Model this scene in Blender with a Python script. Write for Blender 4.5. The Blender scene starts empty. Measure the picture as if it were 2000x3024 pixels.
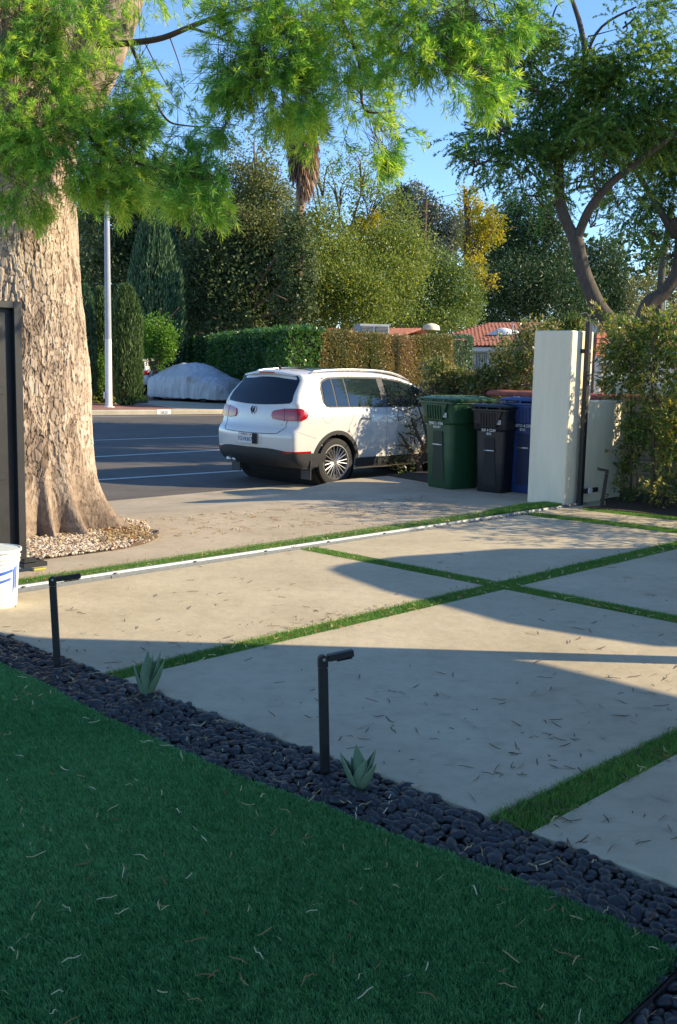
import bpy, bmesh, math, random
import numpy as np
from mathutils import Vector, Matrix, Euler

# ------------------------------------------------------------------ camera
CAMZ = 1.6
FPX = 3100.0
PITCH = math.atan((1512 - 1074) / FPX)
ROLL = math.radians(1.15)
cp, sp = math.cos(PITCH), math.sin(PITCH)
FW = np.array([0, cp, -sp]); U0 = np.array([0, sp, cp]); X0 = np.array([1.0, 0, 0])
RT = math.cos(ROLL) * X0 + math.sin(ROLL) * U0
UP = -math.sin(ROLL) * X0 + math.cos(ROLL) * U0
CAMP = np.array([0, 0, CAMZ])

def ray(x, y): return FW * FPX + RT * (x - 1000) + UP * (1512 - y)
def P(x, y, z=0.0):
    d = ray(x, y); return CAMP + d * (z - CAMZ) / d[2]
def Q(x, y, D):
    d = ray(x, y); return CAMP + d * D / d[1]

scene = bpy.context.scene
COL = scene.collection
cam_data = bpy.data.cameras.new("camera")
cam = bpy.data.objects.new("camera", cam_data); COL.objects.link(cam)
cam_data.sensor_fit = 'VERTICAL'; cam_data.sensor_height = 24.0
cam_data.lens = FPX / 3024 * 24.0
cam_data.clip_start = 0.05; cam_data.clip_end = 3000
rot = Matrix(((RT[0], UP[0], -FW[0]), (RT[1], UP[1], -FW[1]), (RT[2], UP[2], -FW[2])))
cam.matrix_world = Matrix.Translation(CAMP) @ rot.to_4x4()
scene.camera = cam

# ------------------------------------------------------------------ light
SUN_EL = math.radians(27.0)
SUN_AZ = math.radians(-2.0)          # measured from +X towards +Y
SDIR = Vector((math.cos(SUN_EL) * math.cos(SUN_AZ), math.cos(SUN_EL) * math.sin(SUN_AZ), math.sin(SUN_EL)))
world = bpy.data.worlds.new("World"); scene.world = world; world.use_nodes = True
wn = world.node_tree.nodes; wl = world.node_tree.links
bg = wn["Background"]
sky = wn.new("ShaderNodeTexSky"); sky.sky_type = 'NISHITA'; sky.sun_disc = False
sky.sun_elevation = SUN_EL; sky.sun_rotation = math.pi / 2 - SUN_AZ
sky.altitude = 300; sky.air_density = 1.0; sky.dust_density = 0.0; sky.ozone_density = 6.0
wl.new(sky.outputs[0], bg.inputs[0]); bg.inputs[1].default_value = 0.14
sun_d = bpy.data.lights.new("sun", 'SUN'); sun_d.energy = 4.4; sun_d.angle = math.radians(0.55)
sun_d.color = (1.0, 0.83, 0.56)
sun = bpy.data.objects.new("sun", sun_d); COL.objects.link(sun)
sun.rotation_euler = SDIR.to_track_quat('Z', 'Y').to_euler()
scene.view_settings.view_transform = 'Standard'; scene.view_settings.look = 'None'
scene.view_settings.gamma = 1.0; scene.view_settings.use_curve_mapping = False
scene.view_settings.exposure = 1.0
scene.cycles.max_bounces = 6; scene.cycles.transparent_max_bounces = 6

rng = np.random.default_rng(7)
random.seed(7)

# ------------------------------------------------------------------ helpers
def tag(o, label=None, cat=None, group=None, kind=None):
    if label: o["label"] = label
    if cat: o["category"] = cat
    if group: o["group"] = group
    if kind: o["kind"] = kind
    return o

def link(name, me, parent=None):
    o = bpy.data.objects.new(name, me); COL.objects.link(o)
    if parent is not None: o.parent = parent
    return o

def empty(name, loc=(0, 0, 0), rz=0.0):
    o = bpy.data.objects.new(name, None); COL.objects.link(o)
    o.location = Vector(tuple(float(c) for c in loc)); o.rotation_euler = (0, 0, rz); o.empty_display_size = 0.2
    return o

def mesh_np(V, F, mat=None, smooth=False, attr=None):
    """V (n,3); F (m,k) constant face size"""
    me = bpy.data.meshes.new("mesh")
    V = np.ascontiguousarray(V, dtype=np.float32); F = np.ascontiguousarray(F, dtype=np.int32)
    n, (m, k) = len(V), F.shape
    me.vertices.add(n); me.vertices.foreach_set("co", V.ravel())
    me.loops.add(m * k); me.loops.foreach_set("vertex_index", F.ravel())
    me.polygons.add(m); me.polygons.foreach_set("loop_start", np.arange(0, m * k, k, dtype=np.int32))
    me.polygons.foreach_set("use_smooth", np.full(m, smooth, dtype=bool))
    if attr is not None:
        a = me.attributes.new("tint", 'FLOAT', 'POINT')
        a.data.foreach_set("value", np.ascontiguousarray(attr, dtype=np.float32))
    me.update(calc_edges=True)
    if mat: me.materials.append(mat)
    return me

class MB:
    """collects primitive shapes into one mesh"""
    def __init__(s): s.v = []; s.f = []
    def add(s, V, F):
        o = len(s.v); s.v.extend([tuple(float(c) for c in p) for p in V]); s.f.extend([tuple(i + o for i in f) for f in F]); return s
    def box(s, c, size, M=None, bev=0.0):
        hx, hy, hz = [q / 2 for q in size]
        if bev > 0:
            b = bev; V = []
            for sx in (-1, 1):
                for sy in (-1, 1):
                    for sz in (-1, 1):
                        V += [(sx * (hx - b), sy * (hy - b), sz * hz), (sx * (hx - b), sy * hy, sz * (hz - b)), (sx * hx, sy * (hy - b), sz * (hz - b))]
            bm = bmesh.new(); vs = [bm.verts.new(p) for p in V]
            bmesh.ops.convex_hull(bm, input=vs); bm.verts.ensure_lookup_table(); bm.verts.index_update()
            V2 = [v.co.copy() for v in bm.verts]; F2 = [tuple(v.index for v in f.verts) for f in bm.faces]; bm.free()
            V, F = V2, F2
        else:
            V = [(sx * hx, sy * hy, sz * hz) for sx in (-1, 1) for sy in (-1, 1) for sz in (-1, 1)]
            F = [(0, 1, 3, 2), (4, 6, 7, 5), (0, 4, 5, 1), (2, 3, 7, 6), (0, 2, 6, 4), (1, 5, 7, 3)]
        c = Vector([float(q) for q in c])
        V = [(M @ Vector(p) if M else Vector(p)) + c for p in V]
        return s.add(V, F)
    def prism(s, poly, z0, z1, bev=0.0):
        n = len(poly); poly = [(float(p[0]), float(p[1])) for p in poly]
        a = sum(poly[i][0] * poly[(i + 1) % n][1] - poly[(i + 1) % n][0] * poly[i][1] for i in range(n))
        if a < 0: poly = poly[::-1]
        rings = [(poly, z0)]
        if bev > 0:
            ins = []
            for i in range(n):
                p, q, r = Vector(poly[i - 1]), Vector(poly[i]), Vector(poly[(i + 1) % n])
                d1 = (q - p).normalized(); d2 = (r - q).normalized()
                n1 = Vector((-d1.y, d1.x)); n2 = Vector((-d2.y, d2.x)); m = (n1 + n2); m = m / max(0.3, m.length_squared) * 2
                ins.append(tuple(q + m * bev))
            rings += [(poly, z1 - bev), (ins, z1)]
        else: rings += [(poly, z1)]
        V = [(p[0], p[1], z) for r, z in rings for p in r]
        F = [tuple(range(n))[::-1], tuple(range((len(rings) - 1) * n, len(rings) * n))]
        for k in range(len(rings) - 1):
            for i in range(n):
                j = (i + 1) % n; F.append((k * n + i, k * n + j, (k + 1) * n + j, (k + 1) * n + i))
        return s.add(V, F)
    def tube(s, pts, rad, seg=10, cap=True):
        pts = [Vector(tuple(float(c) for c in p)) for p in pts]; n = len(pts)
        if not hasattr(rad, '__len__'): rad = [rad] * n
        V = []; ref = None
        for i, p in enumerate(pts):
            t = (pts[min(i + 1, n - 1)] - pts[max(i - 1, 0)]).normalized()
            if ref is None:
                ref = Vector((0, 0, 1)) if abs(t.z) < .9 else Vector((1, 0, 0))
            a = t.cross(ref).normalized(); b = t.cross(a).normalized(); ref = -b if False else ref - t * ref.dot(t)
            if ref.length < 1e-4: ref = b
            ref.normalize(); a = t.cross(ref).normalized(); b = ref
            for k in range(seg):
                th = 2 * math.pi * k / seg; V.append(p + (a * math.cos(th) + b * math.sin(th)) * rad[i])
        F = []
        for i in range(n - 1):
            for k in range(seg):
                l = (k + 1) % seg; F.append((i * seg + k, i * seg + l, (i + 1) * seg + l, (i + 1) * seg + k))
        if cap: F += [tuple(range(seg))[::-1], tuple(range((n - 1) * seg, n * seg))]
        return s.add(V, F)
    def lathe(s, prof, seg=32, axis='z', c=(0, 0, 0), closed=False):
        V = []; n = len(prof); c = Vector(c)
        for r, h in prof:
            for k in range(seg):
                th = 2 * math.pi * k / seg
                if axis == 'z': p = Vector((r * math.cos(th), r * math.sin(th), h))
                elif axis == 'y': p = Vector((r * math.cos(th), h, r * math.sin(th)))
                else: p = Vector((h, r * math.cos(th), r * math.sin(th)))
                V.append(p + c)
        F = []
        for i in range(n if closed else n - 1):
            j = (i + 1) % n
            for k in range(seg):
                l = (k + 1) % seg; F.append((i * seg + k, i * seg + l, j * seg + l, j * seg + k))
        return s.add(V, F)
    def grid(s, pts):
        """pts[i][j] rows"""
        r, c = len(pts), len(pts[0]); V = [p for row in pts for p in row]
        F = [(i * c + j, i * c + j + 1, (i + 1) * c + j + 1, (i + 1) * c + j) for i in range(r - 1) for j in range(c - 1)]
        return s.add(V, F)
    def build(s, name, mat, parent=None, smooth=False, angle=None):
        me = bpy.data.meshes.new(name); me.from_pydata(s.v, [], s.f)
        bm = bmesh.new(); bm.from_mesh(me); bmesh.ops.recalc_face_normals(bm, faces=bm.faces); bm.to_mesh(me); bm.free()
        me.materials.append(mat)
        if smooth:
            me.polygons.foreach_set("use_smooth", [True] * len(me.polygons))
            if angle: me.set_sharp_from_angle(angle=math.radians(angle))
        return link(name, me, parent)

def smooth_path(pts, n=6):
    pts = [np.array(p, float) for p in pts]; out = []
    for i in range(len(pts) - 1):
        p0 = pts[max(i - 1, 0)]; p1 = pts[i]; p2 = pts[i + 1]; p3 = pts[min(i + 2, len(pts) - 1)]
        for k in range(n):
            t = k / n
            out.append(0.5 * ((2 * p1) + (-p0 + p2) * t + (2 * p0 - 5 * p1 + 4 * p2 - p3) * t * t + (-p0 + 3 * p1 - 3 * p2 + p3) * t ** 3))
    out.append(pts[-1]); return out

# numpy noise
def _h(i, j, k, s=0):
    n = (i * 374761393 + j * 668265263 + k * 1274126177 + s * 974634777) & 0xffffffff
    n = ((n ^ (n >> 13)) * 1274126177) & 0xffffffff
    return ((n ^ (n >> 16)) & 0xffff) / 65535.0
def vnoise(p, s=0):
    p = np.asarray(p, float); i = np.floor(p).astype(np.int64); f = p - i; f = f * f * (3 - 2 * f); r = 0
    for a in (0, 1):
        for b in (0, 1):
            for c in (0, 1):
                w = (f[:, 0] if a else 1 - f[:, 0]) * (f[:, 1] if b else 1 - f[:, 1]) * (f[:, 2] if c else 1 - f[:, 2])
                r = r + w * _h(i[:, 0] + a, i[:, 1] + b, i[:, 2] + c, s)
    return r
def fbm(p, o=4, s=0):
    r = 0; a = .5; q = np.array(p, float)
    for k in range(o): r = r + a * vnoise(q, s + k); q = q * 2.03; a *= .5
    return r
def worley(x, y, s=0, wrap=None):
    i = np.floor(x).astype(np.int64); j = np.floor(y).astype(np.int64)
    d1 = np.full(x.shape, 9.0); d2 = d1.copy(); cid = np.zeros(x.shape)
    for a in (-1, 0, 1):
        for b in (-1, 0, 1):
            ii = i + a; jj = j + b; ih = ii % wrap if wrap else ii
            px = ii + .1 + .8 * _h(ih, jj, 0, s); py = jj + .1 + .8 * _h(ih, jj, 1, s)
            d = np.hypot(x - px, y - py); c = _h(ih, jj, 2, s)
            near = d < d1; d2 = np.where(near, d1, np.minimum(d2, d)); cid = np.where(near, c, cid); d1 = np.where(near, d, d1)
    return d1, d2, cid

# ------------------------------------------------------------------ materials
def new_mat(name):
    m = bpy.data.materials.new(name); m.use_nodes = True
    return m, m.node_tree.nodes, m.node_tree.links, m.node_tree.nodes["Principled BSDF"]

def mat(name, col, rough=.6, metal=0.0, var=.12, scale=6.0, bump=0.0, bscale=60.0, spec=.5, coat=0.0, stretch=(1, 1, 1), col2=None, space='Object'):
    m, N, L, B = new_mat(name)
    B.inputs["Roughness"].default_value = rough; B.inputs["Metallic"].default_value = metal
    B.inputs["Specular IOR Level"].default_value = spec; B.inputs["Coat Weight"].default_value = coat; B.inputs["Coat Roughness"].default_value = .05
    tc = N.new("ShaderNodeTexCoord"); mp = N.new("ShaderNodeMapping"); mp.inputs[3].default_value = stretch
    L.new(tc.outputs[space], mp.inputs[0])
    nz = N.new("ShaderNodeTexNoise"); nz.inputs["Scale"].default_value = scale; nz.inputs["Detail"].default_value = 6; nz.inputs["Roughness"].default_value = .65
    L.new(mp.outputs[0], nz.inputs[0])
    rp = N.new("ShaderNodeValToRGB"); c = np.array(col)
    c2 = np.array(col2) if col2 is not None else np.minimum(c * (1 + var), 1)
    c1 = c * (1 - var) if col2 is None else c
    rp.color_ramp.elements[0].color = (*c1, 1); rp.color_ramp.elements[1].color = (*c2, 1)
    rp.color_ramp.elements[0].position = .3; rp.color_ramp.elements[1].position = .7
    L.new(nz.outputs[0], rp.inputs[0]); L.new(rp.outputs[0], B.inputs["Base Color"])
    if bump > 0:
        n2 = N.new("ShaderNodeTexNoise"); n2.inputs["Scale"].default_value = bscale; n2.inputs["Detail"].default_value = 5
        L.new(mp.outputs[0], n2.inputs[0])
        bp = N.new("ShaderNodeBump"); bp.inputs["Strength"].default_value = bump; bp.inputs["Distance"].default_value = .01
        L.new(n2.outputs[0], bp.inputs["Height"]); L.new(bp.outputs[0], B.inputs["Normal"])
    return m

def leaf_mat(name, cols, trans=.35, rough=.45, spec=.35):
    m, N, L, B = new_mat(name)
    at = N.new("ShaderNodeAttribute"); at.attribute_name = "tint"
    rp = N.new("ShaderNodeValToRGB"); el = rp.color_ramp.elements
    for i, c in enumerate(cols):
        p = i / (len(cols) - 1)
        e = el[0] if i == 0 else (el[len(el) - 1] if i == len(cols) - 1 else el.new(p))
        e.position = p; e.color = (*c, 1)
    L.new(at.outputs["Fac"], rp.inputs[0]); L.new(rp.outputs[0], B.inputs["Base Color"])
    B.inputs["Roughness"].default_value = rough; B.inputs["Specular IOR Level"].default_value = spec
    tr = N.new("ShaderNodeBsdfTranslucent"); mx = N.new("ShaderNodeMixShader"); mx.inputs[0].default_value = trans
    hs = N.new("ShaderNodeHueSaturation"); hs.inputs["Hue"].default_value = .485; hs.inputs["Saturation"].default_value = 1.15; hs.inputs["Value"].default_value = 1.6
    L.new(rp.outputs[0], hs.inputs["Color"]); L.new(hs.outputs[0], tr.inputs[0])
    L.new(B.outputs[0], mx.inputs[1]); L.new(tr.outputs[0], mx.inputs[2]); L.new(mx.outputs[0], N["Material Output"].inputs[0])
    return m

def concrete_mat(name, c1, c2, c3, streak=(1, 1, 1)):
    m, N, L, B = new_mat(name)
    B.inputs["Roughness"].default_value = .85; B.inputs["Specular IOR Level"].default_value = .25
    tc = N.new("ShaderNodeTexCoord")
    def noise(s, d, r=.6, st=(1, 1, 1)):
        mp = N.new("ShaderNodeMapping"); mp.inputs[3].default_value = st; L.new(tc.outputs["Object"], mp.inputs[0])
        n = N.new("ShaderNodeTexNoise"); n.inputs["Scale"].default_value = s; n.inputs["Detail"].default_value = d; n.inputs["Roughness"].default_value = r
        L.new(mp.outputs[0], n.inputs[0]); return n
    n1 = noise(1.3, 7, .62, streak); n2 = noise(11, 5, .7, streak); n3 = noise(240, 2)
    r1 = N.new("ShaderNodeValToRGB"); r1.color_ramp.elements[0].position = .32; r1.color_ramp.elements[1].position = .68
    r1.color_ramp.elements[0].color = (*c1, 1); r1.color_ramp.elements[1].color = (*c2, 1); L.new(n1.outputs[0], r1.inputs[0])
    r2 = N.new("ShaderNodeValToRGB"); r2.color_ramp.elements[0].position = .35; r2.color_ramp.elements[1].position = .55
    r2.color_ramp.elements[0].color = (.89, .89, .89, 1); r2.color_ramp.elements[1].color = (1, 1, 1, 1); L.new(n2.outputs[0], r2.inputs[0])
    r3 = N.new("ShaderNodeValToRGB"); r3.color_ramp.elements[0].position = .3; r3.color_ramp.elements[1].position = .7
    r3.color_ramp.elements[0].color = (*c3, 1); r3.color_ramp.elements[1].color = (1.0, 1.0, 1.0, 1); L.new(n3.outputs[0], r3.inputs[0])
    n4 = noise(.55, 9, .72); r4 = N.new("ShaderNodeValToRGB"); r4.color_ramp.elements[0].position = .40; r4.color_ramp.elements[1].position = .56; r4.color_ramp.elements[0].color = (.92, .915, .90, 1); r4.color_ramp.elements[1].color = (1, 1, 1, 1); L.new(n4.outputs[0], r4.inputs[0]); m4 = N.new("ShaderNodeMixRGB"); m4.blend_type = 'MULTIPLY'; m4.inputs[0].default_value = 1; L.new(r1.outputs[0], m4.inputs[1]); L.new(r4.outputs[0], m4.inputs[2])
    m1 = N.new("ShaderNodeMixRGB"); m1.blend_type = 'MULTIPLY'; m1.inputs[0].default_value = 1; L.new(m4.outputs[0], m1.inputs[1]); L.new(r2.outputs[0], m1.inputs[2])
    m2 = N.new("ShaderNodeMixRGB"); m2.blend_type = 'MULTIPLY'; m2.inputs[0].default_value = 1; L.new(m1.outputs[0], m2.inputs[1]); L.new(r3.outputs[0], m2.inputs[2])
    L.new(m2.outputs[0], B.inputs["Base Color"])
    bp = N.new("ShaderNodeBump"); bp.inputs["Strength"].default_value = .35; bp.inputs["Distance"].default_value = .002
    L.new(n3.outputs[0], bp.inputs["Height"])
    bp2 = N.new("ShaderNodeBump"); bp2.inputs["Strength"].default_value = .4; bp2.inputs["Distance"].default_value = .012
    L.new(n2.outputs[0], bp2.inputs["Height"]); L.new(bp.outputs[0], bp2.inputs["Normal"]); L.new(bp2.outputs[0], B.inputs["Normal"])
    return m

M = {}
M['slab'] = concrete_mat('slab_concrete', (.50, .42, .285), (.62, .53, .37), (.82, .82, .82))
M['apron'] = concrete_mat('apron_concrete', (.43, .355, .25), (.56, .47, .34), (.80, .80, .80))
M['asphalt'] = concrete_mat('asphalt', (.145, .127, .108), (.185, .163, .14), (.55, .55, .55))
M['kerb'] = concrete_mat('kerb_concrete', (.44, .385, .285), (.56, .49, .37), (.85, .85, .85))
M['paint'] = mat('road_paint', (.55, .55, .52), .7, var=.25, scale=20)
M['soil'] = mat('soil', (.045, .032, .022), .95, var=.5, scale=18, bump=.6, bscale=50)
M['terrain'] = mat('terrain', (.11, .10, .06), .95, var=.4, scale=.4, bump=.4, bscale=8)
M['turf_base'] = mat('turf_backing', (.012, .035, .014), .95, var=.3, scale=30, bump=.4, bscale=200)
M['stucco'] = mat('white_stucco', (.86, .77, .58), .9, var=.07, scale=5, bump=.5, bscale=70, spec=.2, stretch=(1, 1, .18))
M['house_wall'] = mat('peach_stucco', (.72, .57, .38), .9, var=.05, scale=2, bump=.2, bscale=60)
M['white_paint'] = mat('white_paint', (.78, .77, .73), .5, var=.05)
M['black_metal'] = mat('black_powder_coat', (.018, .018, .02), .42, var=.2, scale=15, bump=.08, bscale=300)
M['black_gate'] = mat('black_gate_paint', (.02, .021, .023), .45, var=.25, scale=8, bump=.08, bscale=120)
M['galv'] = mat('galvanised_steel', (.27, .29, .31), .5, metal=.6, var=.15, scale=25)
M['pole'] = mat('lamp_post_paint', (.62, .59, .56), .6, var=.08, scale=4)
M['pole_grey'] = mat('lamp_post_grey', (.33, .35, .38), .55, var=.1, scale=4)
M['tile'] = mat('terracotta_tile', (.22, .075, .05), .85, var=.45, scale=3.5, col2=(.37, .15, .10))
M['cap'] = mat('terracotta_cap', (.30, .075, .045), .75, var=.3, scale=8)
M['brick'] = mat('brick_red', (.33, .11, .075), .85, var=.35, scale=9, bump=.4, bscale=60)
M['brickpave'] = mat('brick_paving', (.33, .14, .10), .9, var=.3, scale=5, bump=.3, bscale=40)
M['block'] = mat('wall_block', (.36, .29, .18), .9, var=.2, scale=7, bump=.5, bscale=80)
M['mortar'] = mat('mortar', (.16, .13, .09), .95, var=.2, scale=10)
M['pebble'] = mat('black_pebble', (.009, .009, .0085), .36, var=.55, scale=14, bump=.12, bscale=120, spec=.5, space='Generated', col2=(.032, .032, .033))
M['edging'] = mat('steel_edging', (.05, .05, .05), .5, metal=.5)
M['car_paint'] = mat('white_car_paint', (.66, .635, .585), .26, var=.015, scale=2, coat=.8)
M['car_plastic'] = mat('black_bumper_plastic', (.028, .029, .03), .55, var=.15, scale=12, bump=.1, bscale=400)
M['under'] = mat('underbody', (.008, .008, .008), .8)
M['seam'] = mat('panel_gap', (.06, .06, .06), .7)
M['tyre'] = mat('tyre_rubber', (.02, .02, .02), .8, var=.2, scale=30, bump=.3, bscale=90)
M['rim'] = mat('alloy_rim', (.30, .30, .31), .35, metal=.8, var=.06)
M['rim_dark'] = mat('rim_dark', (.03, .03, .032), .5, metal=.4)
M['chrome'] = mat('chrome', (.75, .76, .78), .12, metal=1.0, var=.02)
M['satin'] = mat('satin_silver', (.62, .62, .62), .3, metal=.8, var=.03)
M['plate'] = mat('plate_white', (.62, .62, .60), .5, var=.05)
M['plate_blue'] = mat('plate_blue', (.03, .04, .14), .5)
M['plate_red'] = mat('plate_red', (.45, .06, .03), .5)
M['cover'] = mat('car_cover_fabric', (.50, .50, .52), .5, var=.18, scale=3, bump=.9, bscale=11, stretch=(1, 1, .35), spec=.6)
M['bucket'] = mat('bucket_plastic', (.80, .80, .74), .4, var=.03)
M['bucket_blue'] = mat('bucket_print_blue', (.05, .15, .55), .5)
M['litter'] = leaf_mat('dry_leaf_litter', [(.20, .07, .03), (.34, .19, .07), (.52, .42, .20), (.62, .55, .34)], .2, .7)
M['litter_dark'] = leaf_mat('dark_needle_litter', [(.05, .03, .015), (.10, .055, .03), (.18, .10, .05), (.07, .08, .03)], .1, .8)
M['gravel'] = leaf_mat('white_gravel', [(.34, .25, .17), (.52, .42, .31), (.64, .56, .46), (.45, .32, .22)], 0, .8)
M['agave'] = mat('agave_leaf', (.10, .17, .105), .5, var=.25, scale=9, stretch=(1, 1, .3), col2=(.16, .25, .14))
M['agave_edge'] = mat('agave_edge', (.30, .36, .22), .6)
M['pvc'] = mat('grey_metal_box', (.42, .43, .42), .6, var=.1)
M['darkgrill'] = mat('dark_grille', (.03, .035, .04), .7)

def glass_mat(name, col, rough=.03, spec=.9, coat=.6):
    m, N, L, B = new_mat(name)
    B.inputs["Base Color"].default_value = (*col, 1); B.inputs["Roughness"].default_value = rough
    B.inputs["Specular IOR Level"].default_value = spec; B.inputs["Coat Weight"].default_value = coat; B.inputs["Coat Roughness"].default_value = .02
    return m
M['glass'] = glass_mat('tinted_glass', (.003, .005, .010), .03, .45, 0)
M['glass_side'] = glass_mat('side_glass', (.015, .024, .028))
M['lamp_red'] = glass_mat('tail_lamp_red', (.36, .003, .006), .12, .5)
M['lamp_clear'] = glass_mat('tail_lamp_segment', (.50, .03, .025), .15, .5)
M['window'] = glass_mat('house_window', (.16, .22, .22), .1)

# leaves
M['lf_fern'] = leaf_mat('fern_pine_leaf', [(.06, .17, .04), (.12, .29, .06), (.23, .42, .08), (.46, .58, .11)], .5)
M['lf_jac'] = leaf_mat('jacaranda_leaf', [(.05, .125, .04), (.09, .20, .05), (.155, .275, .06), (.26, .34, .08)], .45)
M['lf_dark'] = leaf_mat('dark_green_leaf', [(.03, .055, .024), (.06, .095, .036), (.10, .14, .05), (.17, .19, .09)], .2, .5, .2)
M['lf_olive'] = leaf_mat('olive_leaf', [(.075, .105, .035), (.12, .15, .05), (.18, .205, .07), (.24, .245, .09)], .35)
M['lf_willow'] = leaf_mat('yellow_green_leaf', [(.08, .13, .035), (.13, .19, .045), (.20, .255, .055), (.32, .33, .07)], .4)
M['lf_gold'] = leaf_mat('golden_leaf', [(.16, .20, .03), (.28, .28, .035), (.42, .38, .045), (.50, .38, .05)], .4)
M['lf_bright'] = leaf_mat('bright_green_leaf', [(.05, .12, .02), (.09, .20, .03), (.14, .28, .04), (.20, .33, .05)], .4)
M['lf_mid'] = leaf_mat('mid_green_leaf', [(.05, .09, .03), (.09, .15, .04), (.15, .22, .055), (.26, .30, .08)], .35)
M['lf_cedar'] = leaf_mat('cedar_leaf', [(.07, .095, .075), (.10, .135, .10), (.14, .165, .12), (.17, .18, .12)], .15)
M['lf_pine'] = leaf_mat('pine_needle', [(.018, .045, .02), (.03, .07, .028), (.05, .10, .038), (.09, .14, .05)], .2)
M['lf_juniper'] = leaf_mat('juniper_leaf', [(.04, .085, .045), (.065, .13, .06), (.10, .18, .08), (.15, .22, .10)], .15)
M['lf_cypress'] = leaf_mat('cypress_leaf', [(.04, .08, .025), (.075, .13, .04), (.11, .17, .05), (.16, .20, .07)], .15)
M['lf_ivy'] = leaf_mat('ivy_leaf', [(.02, .06, .018), (.035, .10, .025), (.06, .15, .035), (.10, .20, .05)], .3, .35, .5)
M['lf_brown'] = leaf_mat('bronze_hedge_leaf', [(.10, .12, .035), (.19, .17, .05), (.27, .20, .07), (.30, .19, .12)], .25)
M['lf_photinia'] = leaf_mat('photinia_leaf', [(.05, .09, .022), (.12, .16, .04), (.25, .25, .075), (.48, .36, .18)], .3, .35, .5)
M['lf_vine'] = leaf_mat('vine_leaf', [(.045, .10, .028), (.10, .165, .04), (.19, .245, .06), (.42, .36, .08)], .35, .4, .4)
M['lf_cover'] = leaf_mat('ground_cover_leaf', [(.10, .15, .02), (.18, .22, .03), (.28, .28, .05), (.34, .30, .08)], .35)
M['lf_grass'] = leaf_mat('turf_blade', [(.056, .19, .068), (.098, .29, .105), (.155, .37, .145), (.25, .46, .19)], .25, .6, .15)
M['lf_strip'] = leaf_mat('turf_strip_blade', [(.06, .16, .045), (.11, .25, .065), (.18, .32, .085), (.27, .38, .11)], .3, .6, .1)
M['lf_palm'] = leaf_mat('dead_palm_frond', [(.10, .055, .03), (.18, .11, .06), (.30, .19, .11), (.40, .24, .13)], .15)
M['lf_palmgreen'] = leaf_mat('palm_frond', [(.03, .07, .025), (.05, .10, .03), (.07, .12, .04), (.12, .15, .05)], .25)
M['wood'] = mat('bark_brown', (.10, .065, .045), .9, var=.35, scale=20, bump=.8, bscale=40, stretch=(1, 1, .25))
M['wood_grey'] = mat('bark_grey', (.085, .068, .052), .9, var=.4, scale=20, bump=.9, bscale=35, stretch=(1, 1, .3))
M['twig'] = mat('twig', (.09, .05, .035), .8)
M['palm_trunk'] = mat('palm_trunk', (.30, .17, .10), .9, var=.3, scale=6, bump=.8, bscale=20, stretch=(1, 1, 3))
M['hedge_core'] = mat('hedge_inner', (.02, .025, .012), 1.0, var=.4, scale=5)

# ------------------------------------------------------------------ foliage
def unit(v): return v / np.maximum(np.linalg.norm(v, axis=1, keepdims=True), 1e-9)
def rdir(n): return unit(rng.normal(size=(n, 3)))

def leaves_mesh(base, d, ln, wd, matl, tint, flat=None):
    """diamond leaves: base (n,3), direction d, length ln, width wd"""
    n = len(base); s = rdir(n)
    if flat is not None: s = unit(s * .5 + np.cross(d, np.array(flat)[None, :].repeat(n, 0)))
    w = unit(np.cross(d, s)) * (wd[:, None] / 2 if hasattr(wd, '__len__') else wd / 2)
    l = d * (ln[:, None] if hasattr(ln, '__len__') else ln)
    V = np.empty((n, 4, 3)); V[:, 0] = base; V[:, 1] = base + l * .45 + w; V[:, 2] = base + l; V[:, 3] = base + l * .45 - w
    F = np.arange(n * 4).reshape(n, 4)
    return mesh_np(V.reshape(-1, 3), F, matl, False, np.repeat(tint, 4))

def sprays(C, Dr, L, nl, ln, wd, matl, spread=.6, droop=.1, tint=None, tj=.22, tipt=0.0):
    n = len(C); s = rng.random((n, nl)) ** .8
    L = L if hasattr(L, '__len__') else np.full(n, L)
    pos = C[:, None, :] + Dr[:, None, :] * (L[:, None] * s)[..., None]
    pos[..., 2] -= droop * s * s
    rd = rdir(n * nl).reshape(n, nl, 3)
    dn = np.zeros((n, nl, 3)); dn[..., 2] = -droop * s * 2.0
    d = (Dr[:, None, :] * 1.0 + rd * spread + dn).reshape(-1, 3); d = unit(d)
    if tint is None: tint = rng.random(n)
    tt = np.clip(np.repeat(tint, nl) + tipt * (s.ravel() ** 2) + rng.normal(0, tj, n * nl), 0, 1)
    k = n * nl
    return leaves_mesh(pos.reshape(-1, 3), d, ln * rng.uniform(.7, 1.2, k), wd * rng.uniform(.8, 1.2, k), matl, tt)

def blob_points(blobs, n, shell=.45, clump=.22, cl=None, seed=0, zsq=1.0):
    """blobs: (px,py,rx,ry,D[,w]) -> points clustered in clumps inside the ellipsoids, outward dirs, clump tint"""
    w = np.array([b[2] * b[3] * (b[5] if len(b) > 5 else 1) for b in blobs], float); w /= w.sum()
    pts = []; out = []; tn = []
    for b, ww in zip(blobs, w):
        c = Q(b[0], b[1], b[4]); rx = b[2] * b[4] / FPX; rz = b[3] * b[4] / FPX; ry = max(rx, rz) * .8
        k = max(4, int(n * ww)); nc = cl(k) if cl else max(4, k // 60)
        cd = rdir(nc); r = (shell + (1 - shell) * rng.random(nc)) ** .6
        cc = cd * r[:, None]
        idx = rng.integers(0, nc, k)
        q = cc[idx] + rng.normal(0, clump, (k, 3)); ct = rng.random(nc)[idx]
        pts.append(c + q * np.array([rx, ry, rz])); o = unit(q + cd[idx] * .5); out.append(o); tn.append(ct)
    return np.concatenate(pts), np.concatenate(out), np.concatenate(tn)

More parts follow.
